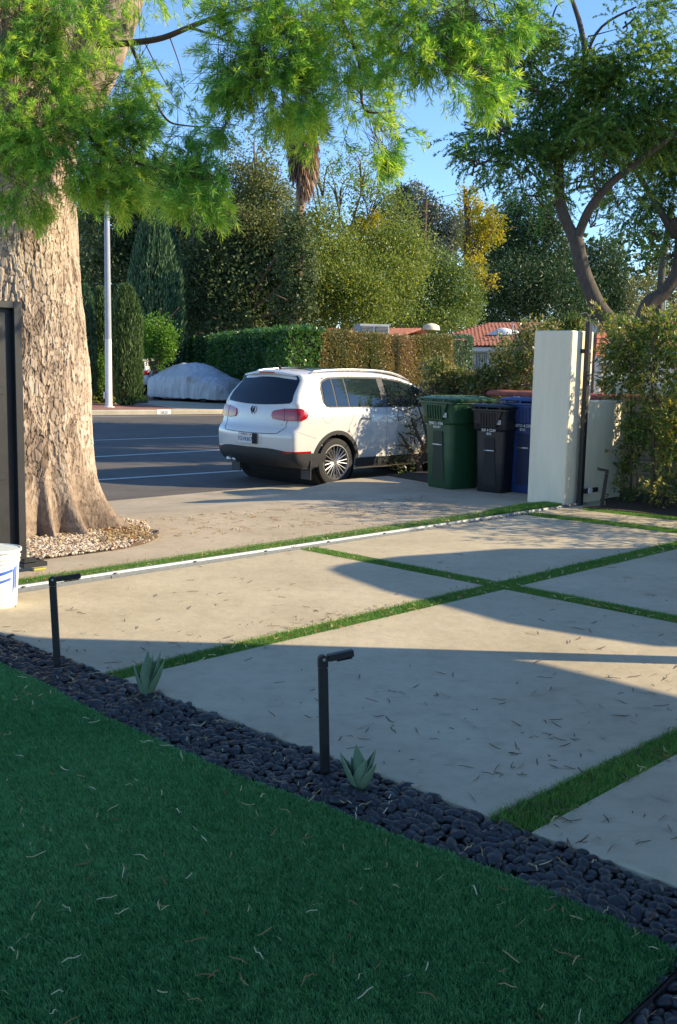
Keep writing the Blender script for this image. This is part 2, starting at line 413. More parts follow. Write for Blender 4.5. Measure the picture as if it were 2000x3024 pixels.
def limb(mb, pts, r0, r1, seg=8, n=5):
    pp = smooth_path(pts, n); k = len(pp)
    mb.tube(pp, [r0 + (r1 - r0) * i / (k - 1) for i in range(k)], seg)

def bg_tree(name, label, blobs, matl, n, leaf=(.12, .06), trunk=None, wood='wood', group=None, cat='tree', clump=.2, shell=.45, droop=0, mixm=None, base_z=0.0, cl=None, limbs=True):
    root_px = trunk[0] if trunk else (blobs[0][0], blobs[0][1]); D0 = blobs[0][4]
    bx = Q(root_px[0], 1000, D0); bx[2] = base_z
    e = empty(name, bx); tag(e, label, cat, group)
    inv = -Vector(tuple(bx))
    pts, out, tn = blob_points(blobs, n, shell, clump, cl)
    d = unit(rdir(len(pts)) + out * .35 + np.array([0, 0, -droop]))
    tint = np.clip(tn * .6 + .2 + rng.normal(0, .18, len(pts)), 0, 1)
    me = leaves_mesh(pts - bx, d, leaf[0] * rng.uniform(.6, 1.3, len(pts)), leaf[1] * rng.uniform(.7, 1.2, len(pts)), matl, tint)
    o = link('crown', me, e)
    mb = MB()
    tp = [bx - bx] + ([Q(x, y, D0) - bx for x, y in trunk[1:]] if trunk and len(trunk) > 1 else [np.array([0, 0, max(1.0, Q(blobs[0][0], blobs[0][1], D0)[2])])])
    r0 = trunk_r = max(.12, 0.018 * (Q(blobs[0][0], blobs[0][1] - blobs[0][3], D0)[2]) + .05)
    limb(mb, tp, r0, r0 * .45)
    if limbs:
        top = tp[-1]
        for b in blobs:
            c = Q(b[0], b[1], b[4]) - bx; a = top * .75 if len(blobs) > 1 else top * .6
            a = np.array([top[0] * .7, top[1] * .7, top[2] * .6])
            limb(mb, [a, (a + c) / 2 + rng.normal(0, .15, 3), c + rng.normal(0, .2, 3)], r0 * .45, .03, 6, 4)
            for _ in range(5):
                dd = rng.normal(0, .5, 3) * np.array([b[2], b[2], b[3]]) * b[4] / FPX
                limb(mb, [c * .8 + a * .2, c + dd * .5, c + dd * 1.3], .05, .012, 5, 3)
    mb.build('trunk', M[wood], e, True)
    return e

# ================================================================== SETTING
UA = math.radians(45.3)
UD = np.array([math.cos(UA), math.sin(UA), 0]); ND = np.array([-math.sin(UA), math.cos(UA), 0])
def UN(u, n, z=0.0): q = UD * u + ND * n; return np.array([q[0], q[1], z])

def structure(name, mb_or_me, mt=None, parent=None, smooth=False):
    o = mb_or_me.build(name, mt, parent, smooth)
    if parent is None: o["kind"] = "structure"
    return o

mb = MB(); n = 48
mb.add([(0, 0, -.30)] + [(2500 * math.cos(2 * math.pi * k / n), 2500 * math.sin(2 * math.pi * k / n), -.30) for k in range(n)], [(0, 1 + k, 1 + (k + 1) % n) for k in range(n)])
structure('ground', mb, M['terrain'])

FC = np.array([-8.08, 32.83]); FD = np.array([.85, .527]); FD = FD / np.linalg.norm(FD); FN = np.array([-FD[1], FD[0]])
def FP(t, off, z): q = FC + FD * t + FN * off; return (q[0], q[1], z)
mb = MB()
a = UN(-70, 10.95, -.15); b = UN(90, 10.95, -.15)
mb.add([tuple(a), tuple(b), FP(75, 0, -.15), FP(-75, 0, -.15)], [(0, 1, 2, 3)])
structure('road', mb, M['asphalt'])

def road_line(pa, pb, w=.11, z=-.146, ext=(0, 0)):
    A = P(*pa, z); B = P(*pb, z); d = (B - A) / np.linalg.norm(B - A); A = A - d * ext[0]; B = B + d * ext[1]
    s = np.array([-d[1], d[0], 0]) * w / 2
    m_ = MB(); m_.add([A - s, B - s, B + s, A + s], [(0, 1, 2, 3)])
    o = structure('road_marking', m_, M['paint'])
for pa, pb, e in [((248, 1301), (672, 1287), (12, 40)), ((372, 1344), (672, 1328), (12, 30)), ((272, 1418), (600, 1397), (6, 18)), ((240, 1231), (690, 1226), (10, 30)), ((241, 1247), (300, 1247), (2, .1))]:
    road_line(pa, pb, ext=e, w=.12)

# far kerb, pavement and yard
mb = MB()
k0, k1 = FP(-70, .0, 0), FP(75, .0, 0)
sec = [(0, -.2), (0.0, -.03), (.02, 0.0), (.18, 0.0), (.18, -.2)]
mb.grid([[FP(t, o_, z_) for o_, z_ in sec] for t in (-70, -1.2, -1.195, 0, 30, 75)])
structure('far_kerb', mb, M['kerb'])
mb = MB(); mb.add([FP(-70, .18, -.006), FP(75, .18, -.006), FP(75, 60, .02), FP(-70, 60, .02)], [(0, 1, 2, 3)])
structure('far_pavement', mb, M['kerb'])
# brick strips of the far verge and drive
def sheet(name, px, z, mt):
    m_ = MB(); m_.add([P(x, y, z) for x, y in px], [tuple(range(len(px)))]); return structure(name, m_, mt)
sheet('brick_verge', [(60, 1193), (430, 1193), (520, 1206), (470, 1208), (60, 1209)], .004, M['brickpave'])
sheet('brick_drive', [(330, 1181), (440, 1183), (760, 1184), (720, 1160), (560, 1150), (380, 1152)], .008, M['brickpave'])

# near pavement / apron as a height field in (u, n)
def sm(t): t = np.clip(t, 0, 1); return t * t * (3 - 2 * t)
us = np.concatenate([np.linspace(-12, 8, 41), np.linspace(8.2, 11, 22), np.linspace(11.5, 40, 30)])
ns = np.concatenate([np.linspace(6.9, 8.6, 8), np.linspace(8.7, 10.2, 14), [10.25, 10.265, 10.28, 10.30, 10.45, 10.7, 10.95, 11.12]])
UU, NN = np.meshgrid(us, ns, indexing='ij'); 
ramp = 1 - sm((UU - 9.2) / 1.3)
zr = -.146 * sm((NN - 8.7) / 2.2)
zf = np.where(NN < 10.26, 0, np.where(NN < 10.29, -.13, -.146))
zf = np.where((NN > 10.24) & (NN < 10.29), -.02, zf)
ZZ = ramp * zr + (1 - ramp) * zf
ZZ = ZZ - .0  # top of the apron is flush with the yard
pts = [[tuple(UN(us[i], ns[j], ZZ[i, j])) for j in range(len(ns))] for i in range(len(us))]
mb = MB(); mb.grid(pts); apron = structure('pavement_apron', mb, M['apron'], smooth=False)

def inter(a1, a2, b1, b2):
    a1, a2, b1, b2 = [P(*q)[:2] for q in (a1, a2, b1, b2)]
    d = a2 - a1; e = b2 - b1; t = ((b1[0] - a1[0]) * e[1] - (b1[1] - a1[1]) * e[0]) / (d[0] * e[1] - d[1] * e[0])
    return a1 + d * t
L_ = dict(Af=((306, 1674), (1313, 1528)), An=((306, 1695), (1313, 1542)), Tn=((306, 1712), (1313, 1556)),
          Bf=((318, 1985), (1961, 1607)), Bn=((490, 1973), (1970, 1627)), Cf=((1478, 2393), (1999, 2151)), Cn=((1565, 2455), (1999, 2222)),
          Dr=((912, 1612), (1999, 1817)), Dl=((868, 1618), (1999, 1839)), E=((314, 1985), (1996, 2610)),
          Rt=((1550, 1511), (1999, 1562)), Rb=((1550, 1520), (1999, 1575)), Pt=((1720, 1502), (1999, 1528)), Pb=((1720, 1505), (1999, 1536)))
def X(a_, b_): return inter(*L_[a_], *L_[b_])
def far(a_, t):  # point t metres beyond the second point of the line
    p, q = P(*L_[a_][0])[:2], P(*L_[a_][1])[:2]; d = (q - p) / np.linalg.norm(q - p); return q + d * t

# left (tree side) end of the track strips
def back(a_, t):
    p, q = P(*L_[a_][0])[:2], P(*L_[a_][1])[:2]; d = (q - p) / np.linalg.norm(q - p); return p - d * t
mb = MB(); mb.add([(-9, 1.0, -.045), (1, -5, -.045), (14, -2, -.045), (14, 9, -.045), (3.2, 13.4, -.045), (-6.5, 3.5, -.045)], [tuple(range(6))])
drive = structure('driveway', mb, M['soil'])
def slab(poly):
    m_ = MB(); m_.prism(poly, -.04, .0, .008); return m_.build('slab', M['slab'], drive)
slab([X('E', 'Tn'), X('E', 'Bf'), X('Bf', 'Dl'), X('Tn', 'Dl')])
slab([X('Tn', 'Dr'), X('Bf', 'Dr'), X('Rb', 'Bf'), X('Rb', 'Tn')])
slab([X('E', 'Bn'), X('E', 'Cf'), X('Cf', 'Dl'), X('Bn', 'Dl')])
slab([X('Bn', 'Dr'), X('Cf', 'Dr'), far('Cf', 6), far('Bn', 4)])
slab([X('E', 'Cn'), far('E', 3.5), far('E', 3.5) + UD[:2] * 5, X('Cn', 'Dl')])
slab([X('Cn', 'Dr'), X('Cn', 'Dr') - ND[:2] * 4, X('Cn', 'Dr') - ND[:2] * 4 + UD[:2] * 4, X('Cn', 'Dr') + UD[:2] * 4])
# side path on the right between the two turf strips
tr_end = UN(0, 0)[:2]
slab([X('Rt', 'Tn'), far('Rt', .4), far('Pb', .4), P(1722, 1506)[:2], P(1790, 1494)[:2], P(1790, 1478)[:2], P(1730, 1478)[:2], P(1600, 1502)[:2]])

# lawn base and turf bases
lawn_px = [(-700, 1700), (0, 1956), (128, 2012), (255, 2085), (510, 2200), (765, 2309), (960, 2372), (1148, 2452), (1403, 2540), (1600, 2618), (1786, 2693), (1930, 2762), (1992, 2795), (2004, 2815), (1985, 2850), (1920, 2925), (1837, 3030), (1500, 3400), (-1500, 3400)]
lawn_poly = [tuple(P(x, y)[:2]) for x, y in lawn_px]
mb = MB(); mb.prism(lawn_poly, -.06, -.012)
structure('lawn_base', mb, M['turf_base'])

def in_poly(x, y, poly):
    r = np.zeros(x.shape, bool); n_ = len(poly); j = n_ - 1
    for i in range(n_):
        xi, yi = poly[i]; xj, yj = poly[j]
        c = ((yi > y) != (yj > y)) & (x < (xj - xi) * (y - yi) / (yj - yi + 1e-12) + xi); r ^= c; j = i
    return r
def fill(poly, n_, bounds=None):
    a_ = np.array(poly); lo, hi = a_.min(0), a_.max(0)
    if bounds is not None: lo = np.maximum(lo, bounds[0]); hi = np.minimum(hi, bounds[1])
    p = rng.random((n_, 2)) * (hi - lo) + lo; return p[in_poly(p[:, 0], p[:, 1], poly)]

def turf(name, polys, dens, h, w, matl, label, lean=(.25, -.15), bounds=None, z=-.02, frame=True, cat='grass'):
    Ps = []
    for poly in polys:
        a_ = np.array(poly); lo, hi = a_.min(0), a_.max(0)
        if bounds is not None: lo = np.maximum(lo, bounds[0]); hi = np.minimum(hi, bounds[1])
        nn = int(dens * (hi[0] - lo[0]) * (hi[1] - lo[1])); Ps.append(fill(poly, nn, bounds))
    p = np.concatenate(Ps)
    if frame: p = p[np.abs(p[:, 0]) < .36 * p[:, 1] + .5]
    n_ = len(p); D = np.maximum(p[:, 1], 1)
    b = np.zeros((n_, 3)); b[:, :2] = p; b[:, 2] = z
    cl_ = vnoise(np.c_[p * 60, np.zeros(n_)], 3); ca = vnoise(np.c_[p * 34, np.ones(n_)], 5) * 6.3
    hh = h * rng.uniform(.7, 1.15, n_) * (.88 + .24 * cl_)
    ln_ = np.c_[np.cos(ca), np.sin(ca)] * .16 + rng.normal(0, .30, (n_, 2)) + np.array(lean)
    tip = b.copy(); tip[:, :2] += ln_ * hh[:, None]; tip[:, 2] += hh
    an = rng.uniform(0, math.pi, n_); ww = w * (.7 + D * .10)
    s = np.c_[np.cos(an), np.sin(an), np.zeros(n_)] * ww[:, None] / 2
    mid = b + (tip - b) * .6; mid[:, :2] -= ln_ * hh[:, None] * .12
    V = np.stack([b - s, b + s, mid + s * .8, mid - s * .8], 1)
    V2 = np.stack([mid - s * .8, mid + s * .8, tip + s * .15, tip - s * .15], 1)
    V = np.concatenate([V, V2], 1).reshape(-1, 3)
    F = np.arange(n_ * 8).reshape(n_ * 2, 4)
    t = np.clip(cl_ * .25 + .3 * (vnoise(np.c_[p * 2.2, np.zeros(n_)], 15)) + rng.normal(.2, .25, n_), 0, 1)
    o = link(name, mesh_np(V, F, matl, False, np.repeat(t, 8))); tag(o, label, cat, kind='stuff'); return o

turf('lawn_grass', [lawn_poly], 90000, .025, .0029, M['lf_grass'], 'dark green artificial lawn in the shade at the bottom left', lean=(-.1, -.25), bounds=(np.array([-2.6, 2.2]), np.array([1.6, 6.2])))
sA = [back('Af', 1.2), far('Af', 2.1), far('An', 2.1), back('An', 1.2)]
sB = [X('E', 'Bf'), far('Bf', 1.6), far('Bn', 1.6), X('E', 'Bn')]
sC = [X('E', 'Cf'), far('Cf', 2.5), far('Cn', 2.5), X('E', 'Cn')]
sD = [X('Tn', 'Dl'), X('Tn', 'Dr'), far('Dr', 1.5), far('Dl', 1.5)]
sR = [X('Rt', 'Tn'), far('Rt', 1.5), far('Rb', 1.5), X('Rb', 'Tn')]
sP = [P(1722, 1500)[:2], far('Pt', 1.5), far('Pb', 1.5), P(1722, 1507)[:2]]
sPi = [P(1540, 1494)[:2], P(1650, 1484)[:2], P(1672, 1492)[:2], P(1560, 1510)[:2], P(1430, 1528)[:2], P(1440, 1512)[:2]]
def grow(poly, d=.012):
    c = np.mean(np.array(poly), 0); return [tuple(np.array(q) + (np.array(q) - c) / np.linalg.norm(np.array(q) - c) * d) for q in poly]
def side_grow(q4, d):
    a_, b_, c_, d_ = [np.array(k) for k in q4]; s = (d_ - a_) / np.linalg.norm(d_ - a_); return [tuple(a_ - s * d), tuple(b_ - s * d), tuple(c_ + s * d), tuple(d_ + s * d)]
for poly, lab in ((sA, 'narrow artificial turf strip on the street side of the gate track'), (sB, 'long turf strip crossing the drive from the pebbles to the far right'), (sC, 'wide turf strip between slabs at the lower right'), (sD, 'turf strip running from the gate track to the right edge between slabs'), (sR, 'turf strip beside the side path on the right'), (sP, 'turf strip along the dark planter bed on the right')):
    turf('turf_strip', [side_grow(poly, .012)], 42000, .038, .0028, M['lf_strip'], lab, z=-.03, lean=(0, -.1))
turf('turf_strip', [sPi], 42000, .04, .003, M['lf_strip'], 'small turf patch at the foot of the tall white pillar', z=-.005)

# gate track
mb = MB(); A0 = back('An', 2.2); A1 = np.array(P(1722, 1488)[:2])
dT = (A1 - A0) / np.linalg.norm(A1 - A0); sT = np.array([dT[1], -dT[0]])
def TP(t, o_, z_): q = A0 + dT * t + sT * o_; return (q[0], q[1], z_)
LT = float(np.linalg.norm(A1 - A0)); prof = [(0.004, -.03), (.004, .006), (.024, .008), (.028, .024), (.034, .028), (.040, .024), (.044, .008), (.064, .006), (.064, -.03)]
mb.grid([[TP(t, o_, z_) for o_, z_ in prof] for t in np.linspace(0, LT, 12)])
tr = empty('gate_track', tuple(A0) + (0,)); tag(tr, 'long galvanised sliding gate rail laid across the driveway', 'gate rail')
def to_local(o, e):
    me = o.data; me.transform(Matrix.Translation(-e.location)); o.parent = e
r_ = mb.build('rail', M['galv']); to_local(r_, tr)
bm_ = MB(); bm_.lathe([(0, .012), (.011, .012), (.012, .008), (.012, 0)], 8); bolt = bm_.build('bolt', M['galv'], tr)
bolt.location = Vector(TP(.8,   .054, .006)) - tr.location
for t in np.arange(1.5, LT, .75):
    c = bolt.copy(); COL.objects.link(c); c.location = Vector(TP(t,   .054, .006)) - tr.location

# planter soil on the right, verge round the bins
mb = MB(); mb.prism([P(1722, 1500)[:2], far('Pt', 3), (9, 11.5), (6.2, 12.2), (3.2, 14.2), (2.9, 12.9), P(1790, 1478)[:2], P(1792, 1494)[:2]], -.2, .012)
structure('planter_bed', mb, M['soil'])
mb = MB(); mb.prism([tuple(UN(11.3, 10.2)[:2]), tuple(UN(11.0, 8.9)[:2]), (2.4, 14.0), (3.2, 14.6), (6, 18), tuple(UN(26, 10.2)[:2])], -.2, .018)
structure('verge_soil', mb, M['soil'])

# ------------------------------------------------------------------ pebbles
def ellipsoid_mesh(a_, b_, c_, seg=9, ring=6, seed=0, p=2.3):
    r_ = np.random.default_rng(seed); V = [(0, 0, -c_)]; 
    for i in range(1, ring):
        ph = -math.pi / 2 + math.pi * i / ring
        for k in range(seg):
            th = 2 * math.pi * k / seg; w_ = 1 + r_.normal(0, .05)
            V.append((a_ * math.cos(ph) * math.cos(th) * w_ * (1 + .12 * math.cos(th)), b_ * math.cos(ph) * math.sin(th) * w_, c_ * math.sin(ph) * w_))
    V.append((0, 0, c_)); F = [(0, 1 + (k + 1) % seg, 1 + k, 1 + k) for k in range(seg)]
    F = []
    for k in range(seg): F.append((0, 1 + (k + 1) % seg, 1 + k))
    for i in range(ring - 2):
        for k in range(seg):
            l = (k + 1) % seg; a1 = 1 + i * seg
            F.append((a1 + k, a1 + l, a1 + seg + l)); F.append((a1 + k, a1 + seg + l, a1 + seg + k))
    t_ = len(V) - 1; a1 = 1 + (ring - 2) * seg
    for k in range(seg): F.append((a1 + k, a1 + (k + 1) % seg, t_))
    return np.array(V), np.array(F)
PEB = [ellipsoid_mesh(.0265 + .005 * (i % 3), .0185 + .0035 * (i % 2), .0125 + .002 * (i % 4), 11, 7, seed=i) for i in range(8)]
lawn_edge = lawn_poly
E0 = np.array(X('E', 'Tn')) - ND[:2] * -1.5; E1 = far('E', 1.5)
bed_poly = [tuple(P(-500, 1675)[:2]), tuple(P(0, 1862)[:2]), tuple(P(160, 1925)[:2]), tuple(P(314, 1985)[:2]), tuple(P(1996, 2610)[:2]), tuple(P(2500, 2797)[:2]), tuple(P(2500, 3500)[:2]), tuple(P(1500, 3400)[:2]), tuple(P(1837, 3030)[:2]), tuple(P(1920, 2925)[:2]), tuple(P(2004, 2812)[:2])] + [tuple(P(x, y)[:2]) for x, y in lawn_px[12:0:-1]] + [tuple(P(-500, 1780)[:2])]
mb = MB(); mb.prism(bed_poly, -.2, -.052)
bed = structure('pebble_bed', mb, M['soil'])
pos = []
for layer in range(2):
    sp_ = .0385; gx, gy = np.meshgrid(np.arange(-3.2, 2.4, sp_), np.arange(1.9, 7.4, sp_ * .87))
    gx = gx + (np.arange(gx.shape[0]) % 2)[:, None] * sp_ / 2 + layer * sp_ / 2
    g = np.c_[gx.ravel(), gy.ravel()] + rng.normal(0, .006, (gx.size, 2))
    g = g[in_poly(g[:, 0], g[:, 1], bed_poly)]; g = g[np.abs(g[:, 0]) < .34 * g[:, 1] + .35]
    pos.append(np.c_[g, np.full(len(g), -.042 + .022 * layer) + rng.normal(0, .004, len(g)), np.full(len(g), layer)])
pos = np.concatenate(pos)
k = len(pos); rot_ = [Euler((random.gauss(0, .32), random.gauss(0, .32), random.uniform(0, 6.3))).to_matrix() for _ in range(k)]
# the nearest 300 of the top layer are separate
score = pos[:, 1] + np.where(pos[:, 3] > .5, 0, 100) + np.where(np.abs(pos[:, 0]) > .325 * pos[:, 1] + .0, 50, 0)
near = set(np.argsort(score)[:300].tolist())
peb_me = []
for V, F in PEB:
    me = mesh_np(V, F, M['pebble'], True); peb_me.append(me)
Vs, Fs, off = [], [], 0
for i in range(k):
    s_ = random.uniform(.68, 1.32) * (1.0 if random.random() > .03 else 1.35)
    if i in near:
        o = link('pebble', peb_me[i % 8], bed); o.matrix_world = Matrix.Translation(Vector(pos[i, :3])) @ rot_[i].to_4x4() @ Matrix.Scale(s_, 4)
    else:
        V, F = PEB[i % 8]; Vs.append((V * s_) @ np.array(rot_[i]).T + pos[i, :3]); Fs.append(F + off); off += len(V)
o = link('pebbles', mesh_np(np.concatenate(Vs), np.concatenate(Fs), M['pebble'], True), bed); o["kind"] = "stuff"
# steel edging in the lower right corner and along the lawn
mb = MB()
e_px = [(2060, 2818), (2004, 2868), (1940, 2932), (1878, 2990), (1780, 3080)]
mb.grid([[tuple(P(x, y)[:2]) + (z_,) for z_ in (-.06, .012)] for x, y in e_px])
mb.grid([[tuple(P(x, y)[:2] + np.array([.004, -.003])) + (z_,) for z_ in (.012, -.06)] for x, y in e_px])
tag(mb.build('lawn_edging', M['edging']), 'thin dark steel edging beside the lawn corner at lower right', 'garden edging')

# white gravel round the big tree + edging
TC = np.array([-3.02, 9.95])       # trunk centre
gr_px = [(40, 1665), (150, 1650), (260, 1636), (360, 1622), (430, 1605), (464, 1588), (467, 1574), (440, 1566), (430, 1548), (330, 1532), (250, 1525), (0, 1560), (-200, 1640), (-100, 1675)]
gp = [tuple(P(x, y)[:2]) for x, y in gr_px]
mb = MB(); mb.prism(gp, -.02, .006); structure('gravel_bed', mb, M['soil'])
g = fill(gp, 30000); g = g[rng.random(len(g)) < .62][:6500]; V0, F0 = ellipsoid_mesh(.016, .011, .009, 5, 4, 3)
n_ = len(g); R_ = rng.uniform(0, 6.3, n_); sc_ = rng.uniform(.6, 1.5, n_)
c_, s_ = np.cos(R_) * sc_, np.sin(R_) * sc_
V = np.empty((n_, len(V0), 3)); V[..., 0] = V0[:, 0] * c_[:, None] - V0[:, 1] * s_[:, None] + g[:, 0:1]; V[..., 1] = V0[:, 0] * s_[:, None] + V0[:, 1] * c_[:, None] + g[:, 1:2]; V[..., 2] = V0[:, 2] * sc_[:, None] + .012 + rng.random((n_, 1)) * .012
F = (F0[None] + (np.arange(n_) * len(V0))[:, None, None]).reshape(-1, 3)
o = link('white_gravel', mesh_np(V.reshape(-1, 3), F, M['gravel'], False, np.repeat(rng.random(n_), len(V0)))); tag(o, 'white gravel spread round the foot of the big tree', 'gravel', kind='stuff')
mb = MB(); epx = [(330, 1627), (390, 1615), (430, 1604), (464, 1588), (468, 1572)]
for s in (0, .006):
    mb.grid([[tuple(P(x, y)[:2] + np.array([s, 0])) + (z_,) for z_ in (-.01, hz)] for (x, y), hz in zip(smooth_path(epx, 3), np.linspace(.01, .07, 13))])
tag(mb.build('tree_edging', M['wood']), 'curved brown plastic edging at the right end of the tree gravel', 'garden edging')

# ------------------------------------------------------------------ litter
def litter(name, p, L0, L1, wd, matl, label, z=.004, curl=.13, lift=.006):
    n_ = len(p); an = rng.uniform(0, 6.3, n_); ln_ = rng.uniform(L0, L1, n_); cv = rng.normal(0, curl, n_)
    V = np.empty((n_, 8, 3)); x_ = p[:, 0].copy(); y_ = p[:, 1].copy()
    for s in range(4):
        a_ = an + cv * s; q = np.c_[x_, y_]; wv = np.c_[-np.sin(a_), np.cos(a_)] * (wd * (.5 if s in (0, 3) else 1) * (.6 + .15 * p[:, 1]))[:, None] / 2
        zz = z + lift * rng.random(n_)
        V[:, 2 * s, :2] = q + wv; V[:, 2 * s + 1, :2] = q - wv; V[:, 2 * s, 2] = zz + wd * .4; V[:, 2 * s + 1, 2] = zz
        x_ = x_ + np.cos(a_) * ln_ / 3; y_ = y_ + np.sin(a_) * ln_ / 3
    b_ = (np.arange(n_) * 8)[:, None, None]; F = (np.array([[0, 1, 3, 2], [2, 3, 5, 4], [4, 5, 7, 6]])[None] + b_).reshape(-1, 4)
    o = link(name, mesh_np(V.reshape(-1, 3), F, matl, False, np.repeat(rng.random(n_), 8))); tag(o, label, 'dead leaves', kind='stuff')
def scatter(n_, y0, y1, ok):
    p = []
    while len(p) < n_:
        x, y = random.uniform(-100, 2100), random.uniform(y0, y1); q = P(x, y)
        if ok(x, y, q) and random.random() < 2.2 * max(0, float(fbm(np.array([[q[0] * 1.4, q[1] * 1.4, 0]]), 2, 77)[0]) - .18): p.append(q[:2])
    return np.array(p)
slabs_ok = lambda x, y, q: not in_poly(np.array([q[0]]), np.array([q[1]]), bed_poly)[0] and not in_poly(np.array([q[0]]), np.array([q[1]]), lawn_poly)[0]
litter('needle_litter', scatter(520, 1520, 2500, slabs_ok), .012, .095, .0036, M['litter_dark'], 'thin brown needles and twigs scattered over the concrete slabs', z=.003)
litter('fallen_leaves', fill(lawn_poly, 1700, (np.array([-2.2, 2.3]), np.array([1.5, 5.6])))[:300], .02, .07, .0034, M['litter'], 'pale dry leaves lying on the dark lawn', z=.014, lift=.012)
pp = fill(bed_poly, 1500, (np.array([-2.2, 2.3]), np.array([1.8, 6.2])))[:230]
litter('fallen_leaves', pp, .025, .07, .0032, M['litter'], 'pale dry leaves caught between the black pebbles', z=.004, lift=.015)
def along(a_, n_, w_, t0=-1.0, t1=8):
    p, q = np.array(P(*L_[a_][0])[:2]), np.array(P(*L_[a_][1])[:2]); d = (q - p) / np.linalg.norm(q - p); s = np.array([d[1], -d[0]])
    t = rng.uniform(t0, t1, n_); return p + d * t[:, None] + s * (rng.normal(0, w_, n_))[:, None]
ed = np.concatenate([along('An', 320, .035), along('Bn', 150, .03), along('Bf', 90, .02), along('Dl', 80, .02, 0, 4), along('Af', 90, .04), along('Cn', 30, .02, 0, 2), along('Bf', 60, .05), along('Af', 60, .1)])
litter('fallen_leaves', ed, .02, .055, .004, M['litter'], 'yellow dry leaves gathered along the turf strips', z=.01, lift=.018)
g2 = np.concatenate([fill(gp, 4000)[:380], fill([tuple(P(x, y)[:2]) for x, y in [(300, 1612), (300, 1575), (360, 1550), (440, 1575), (455, 1595)]], 5000)[:420]])
litter('fallen_leaves', g2, .03, .09, .006, M['litter'], 'rust brown leaf litter over the tree gravel', z=.02, lift=.03)
ap = [tuple(P(x, y)[:2]) for x, y in [(420, 1530), (820, 1500), (1250, 1462), (1400, 1500), (900, 1560), (520, 1590)]]
litter('fallen_leaves', fill(ap, 4000)[:420], .03, .10, .0045, M['litter'], 'drift of dry needles over the pavement by the road', z=-.0, lift=.01)

# ================================================================== BIG TREE
big = empty('fern_pine_tree', (TC[0], TC[1], 0)); tag(big, 'huge tree with pale flaky bark behind the black gate at left', 'tree')
th = np.concatenate([np.linspace(-3.45, .75, 330), np.linspace(.80, 2.80, 34)])     # finer where it faces the drive
th = th[:-1] if abs(th[-1] - th[0] - 2 * math.pi) < 1e-3 else th
zz = np.concatenate([np.linspace(-.08, 1.2, 110), np.linspace(1.21, 5.6, 330)])
TH, Z = np.meshgrid(th, zz, indexing='ij')
ct, st = np.cos(TH), np.sin(TH)
rad = .555 + .02 * np.sin(Z * 1.3) + .04 * (1 - sm((Z - 1) / 2)) + .10 * sm((Z - 2.9) / 2.2)
roots = [(-2.75, .40, .16), (-2.32, .42, .10), (-1.88, .46, .12), (-1.32, .50, .15), (-.98, .30, .07), (-.66, .42, .10), (-.15, .60, .18), (.6, .35, .2), (1.6, .4, .3), (2.6, .35, .3)]
fl = np.zeros_like(Z)
for a_, h_, w_ in roots:
    dth = (TH - a_ + math.pi) % (2 * math.pi) - math.pi
    fl += h_ * np.exp(-(dth / w_) ** 2)
flare = (.13 * np.exp(-np.maximum(Z, 0) / .45) + fl * np.exp(-np.maximum(Z - .02, 0) / .24) * .50 + fl * .14 * np.exp(-np.maximum(Z, 0) / .6))
rad = rad + flare
nn_ = fbm(np.c_[(ct * 1.3).ravel(), (st * 1.3).ravel(), (Z * .7).ravel()], 4, 11).reshape(Z.shape)
rad += (nn_ - .47) * .14
arc = (TH + math.pi) * .64
wx = fbm(np.c_[(arc * 9).ravel(), (Z * 4).ravel(), np.zeros(Z.size)], 2, 5).reshape(Z.shape)
wz = fbm(np.c_[(arc * 9).ravel() + 50, (Z * 5).ravel(), np.zeros(Z.size)], 2, 6).reshape(Z.shape)
d1, d2, cid = worley(arc * 36 + wx * 4.5, Z * 13 + wz * 4.0, 3)
crack = sm((d2 - d1) / .22)
d1b, d2b, cidb = worley(arc * 6 + wx * 1.6, Z * 2.6 + wz * 1.2, 9)
damp = .35 + .65 * sm((Z - .25) / .7)
rad += (crack * .007 + (cid - .5) * .015) * damp
Vx = np.stack([ct * rad, st * rad, Z], -1)
na, nz_ = Z.shape; idx = np.arange(na * nz_).reshape(na, nz_)
F = np.stack([idx[:-1, :-1], idx[1:, :-1], idx[1:, 1:], idx[:-1, 1:]], -1).reshape(-1, 4)
Fw = np.stack([idx[-1, :-1], idx[0, :-1], idx[0, 1:], idx[-1, 1:]], -1)
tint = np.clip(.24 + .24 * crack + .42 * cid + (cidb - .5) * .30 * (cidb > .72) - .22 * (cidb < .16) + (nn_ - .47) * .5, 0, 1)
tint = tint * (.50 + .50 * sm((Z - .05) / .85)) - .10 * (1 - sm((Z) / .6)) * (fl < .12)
m, N_, L2, B = new_mat('flaky_bark')
at = N_.new("ShaderNodeAttribute"); at.attribute_name = "tint"; rp = N_.new("ShaderNodeValToRGB"); el = rp.color_ramp.elements
cols = [(.075, .055, .042), (.19, .14, .105), (.32, .245, .185), (.46, .37, .285), (.58, .49, .39)]
for i, c in enumerate(cols):
    e_ = el[0] if i == 0 else (el[len(el) - 1] if i == 4 else el.new(i / 4)); e_.position = i / 4; e_.color = (*c, 1)
tcn = N_.new("ShaderNodeTexCoord"); mpn = N_.new("ShaderNodeMapping"); mpn.inputs[3].default_value = (1, 1, .35)
nzn = N_.new("ShaderNodeTexNoise"); nzn.inputs["Scale"].default_value = 46; nzn.inputs["Detail"].default_value = 5
L2.new(tcn.outputs["Object"], mpn.inputs[0]); L2.new(mpn.outputs[0], nzn.inputs[0])
ma = N_.new("ShaderNodeMath"); ma.operation = 'MULTIPLY_ADD'; ma.inputs[1].default_value = .5; L2.new(nzn.outputs[0], ma.inputs[0])
mb_ = N_.new("ShaderNodeMath"); mb_.operation = 'SUBTRACT'; mb_.inputs[1].default_value = .25; L2.new(at.outputs["Fac"], mb_.inputs[0]); L2.new(mb_.outputs[0], ma.inputs[2])
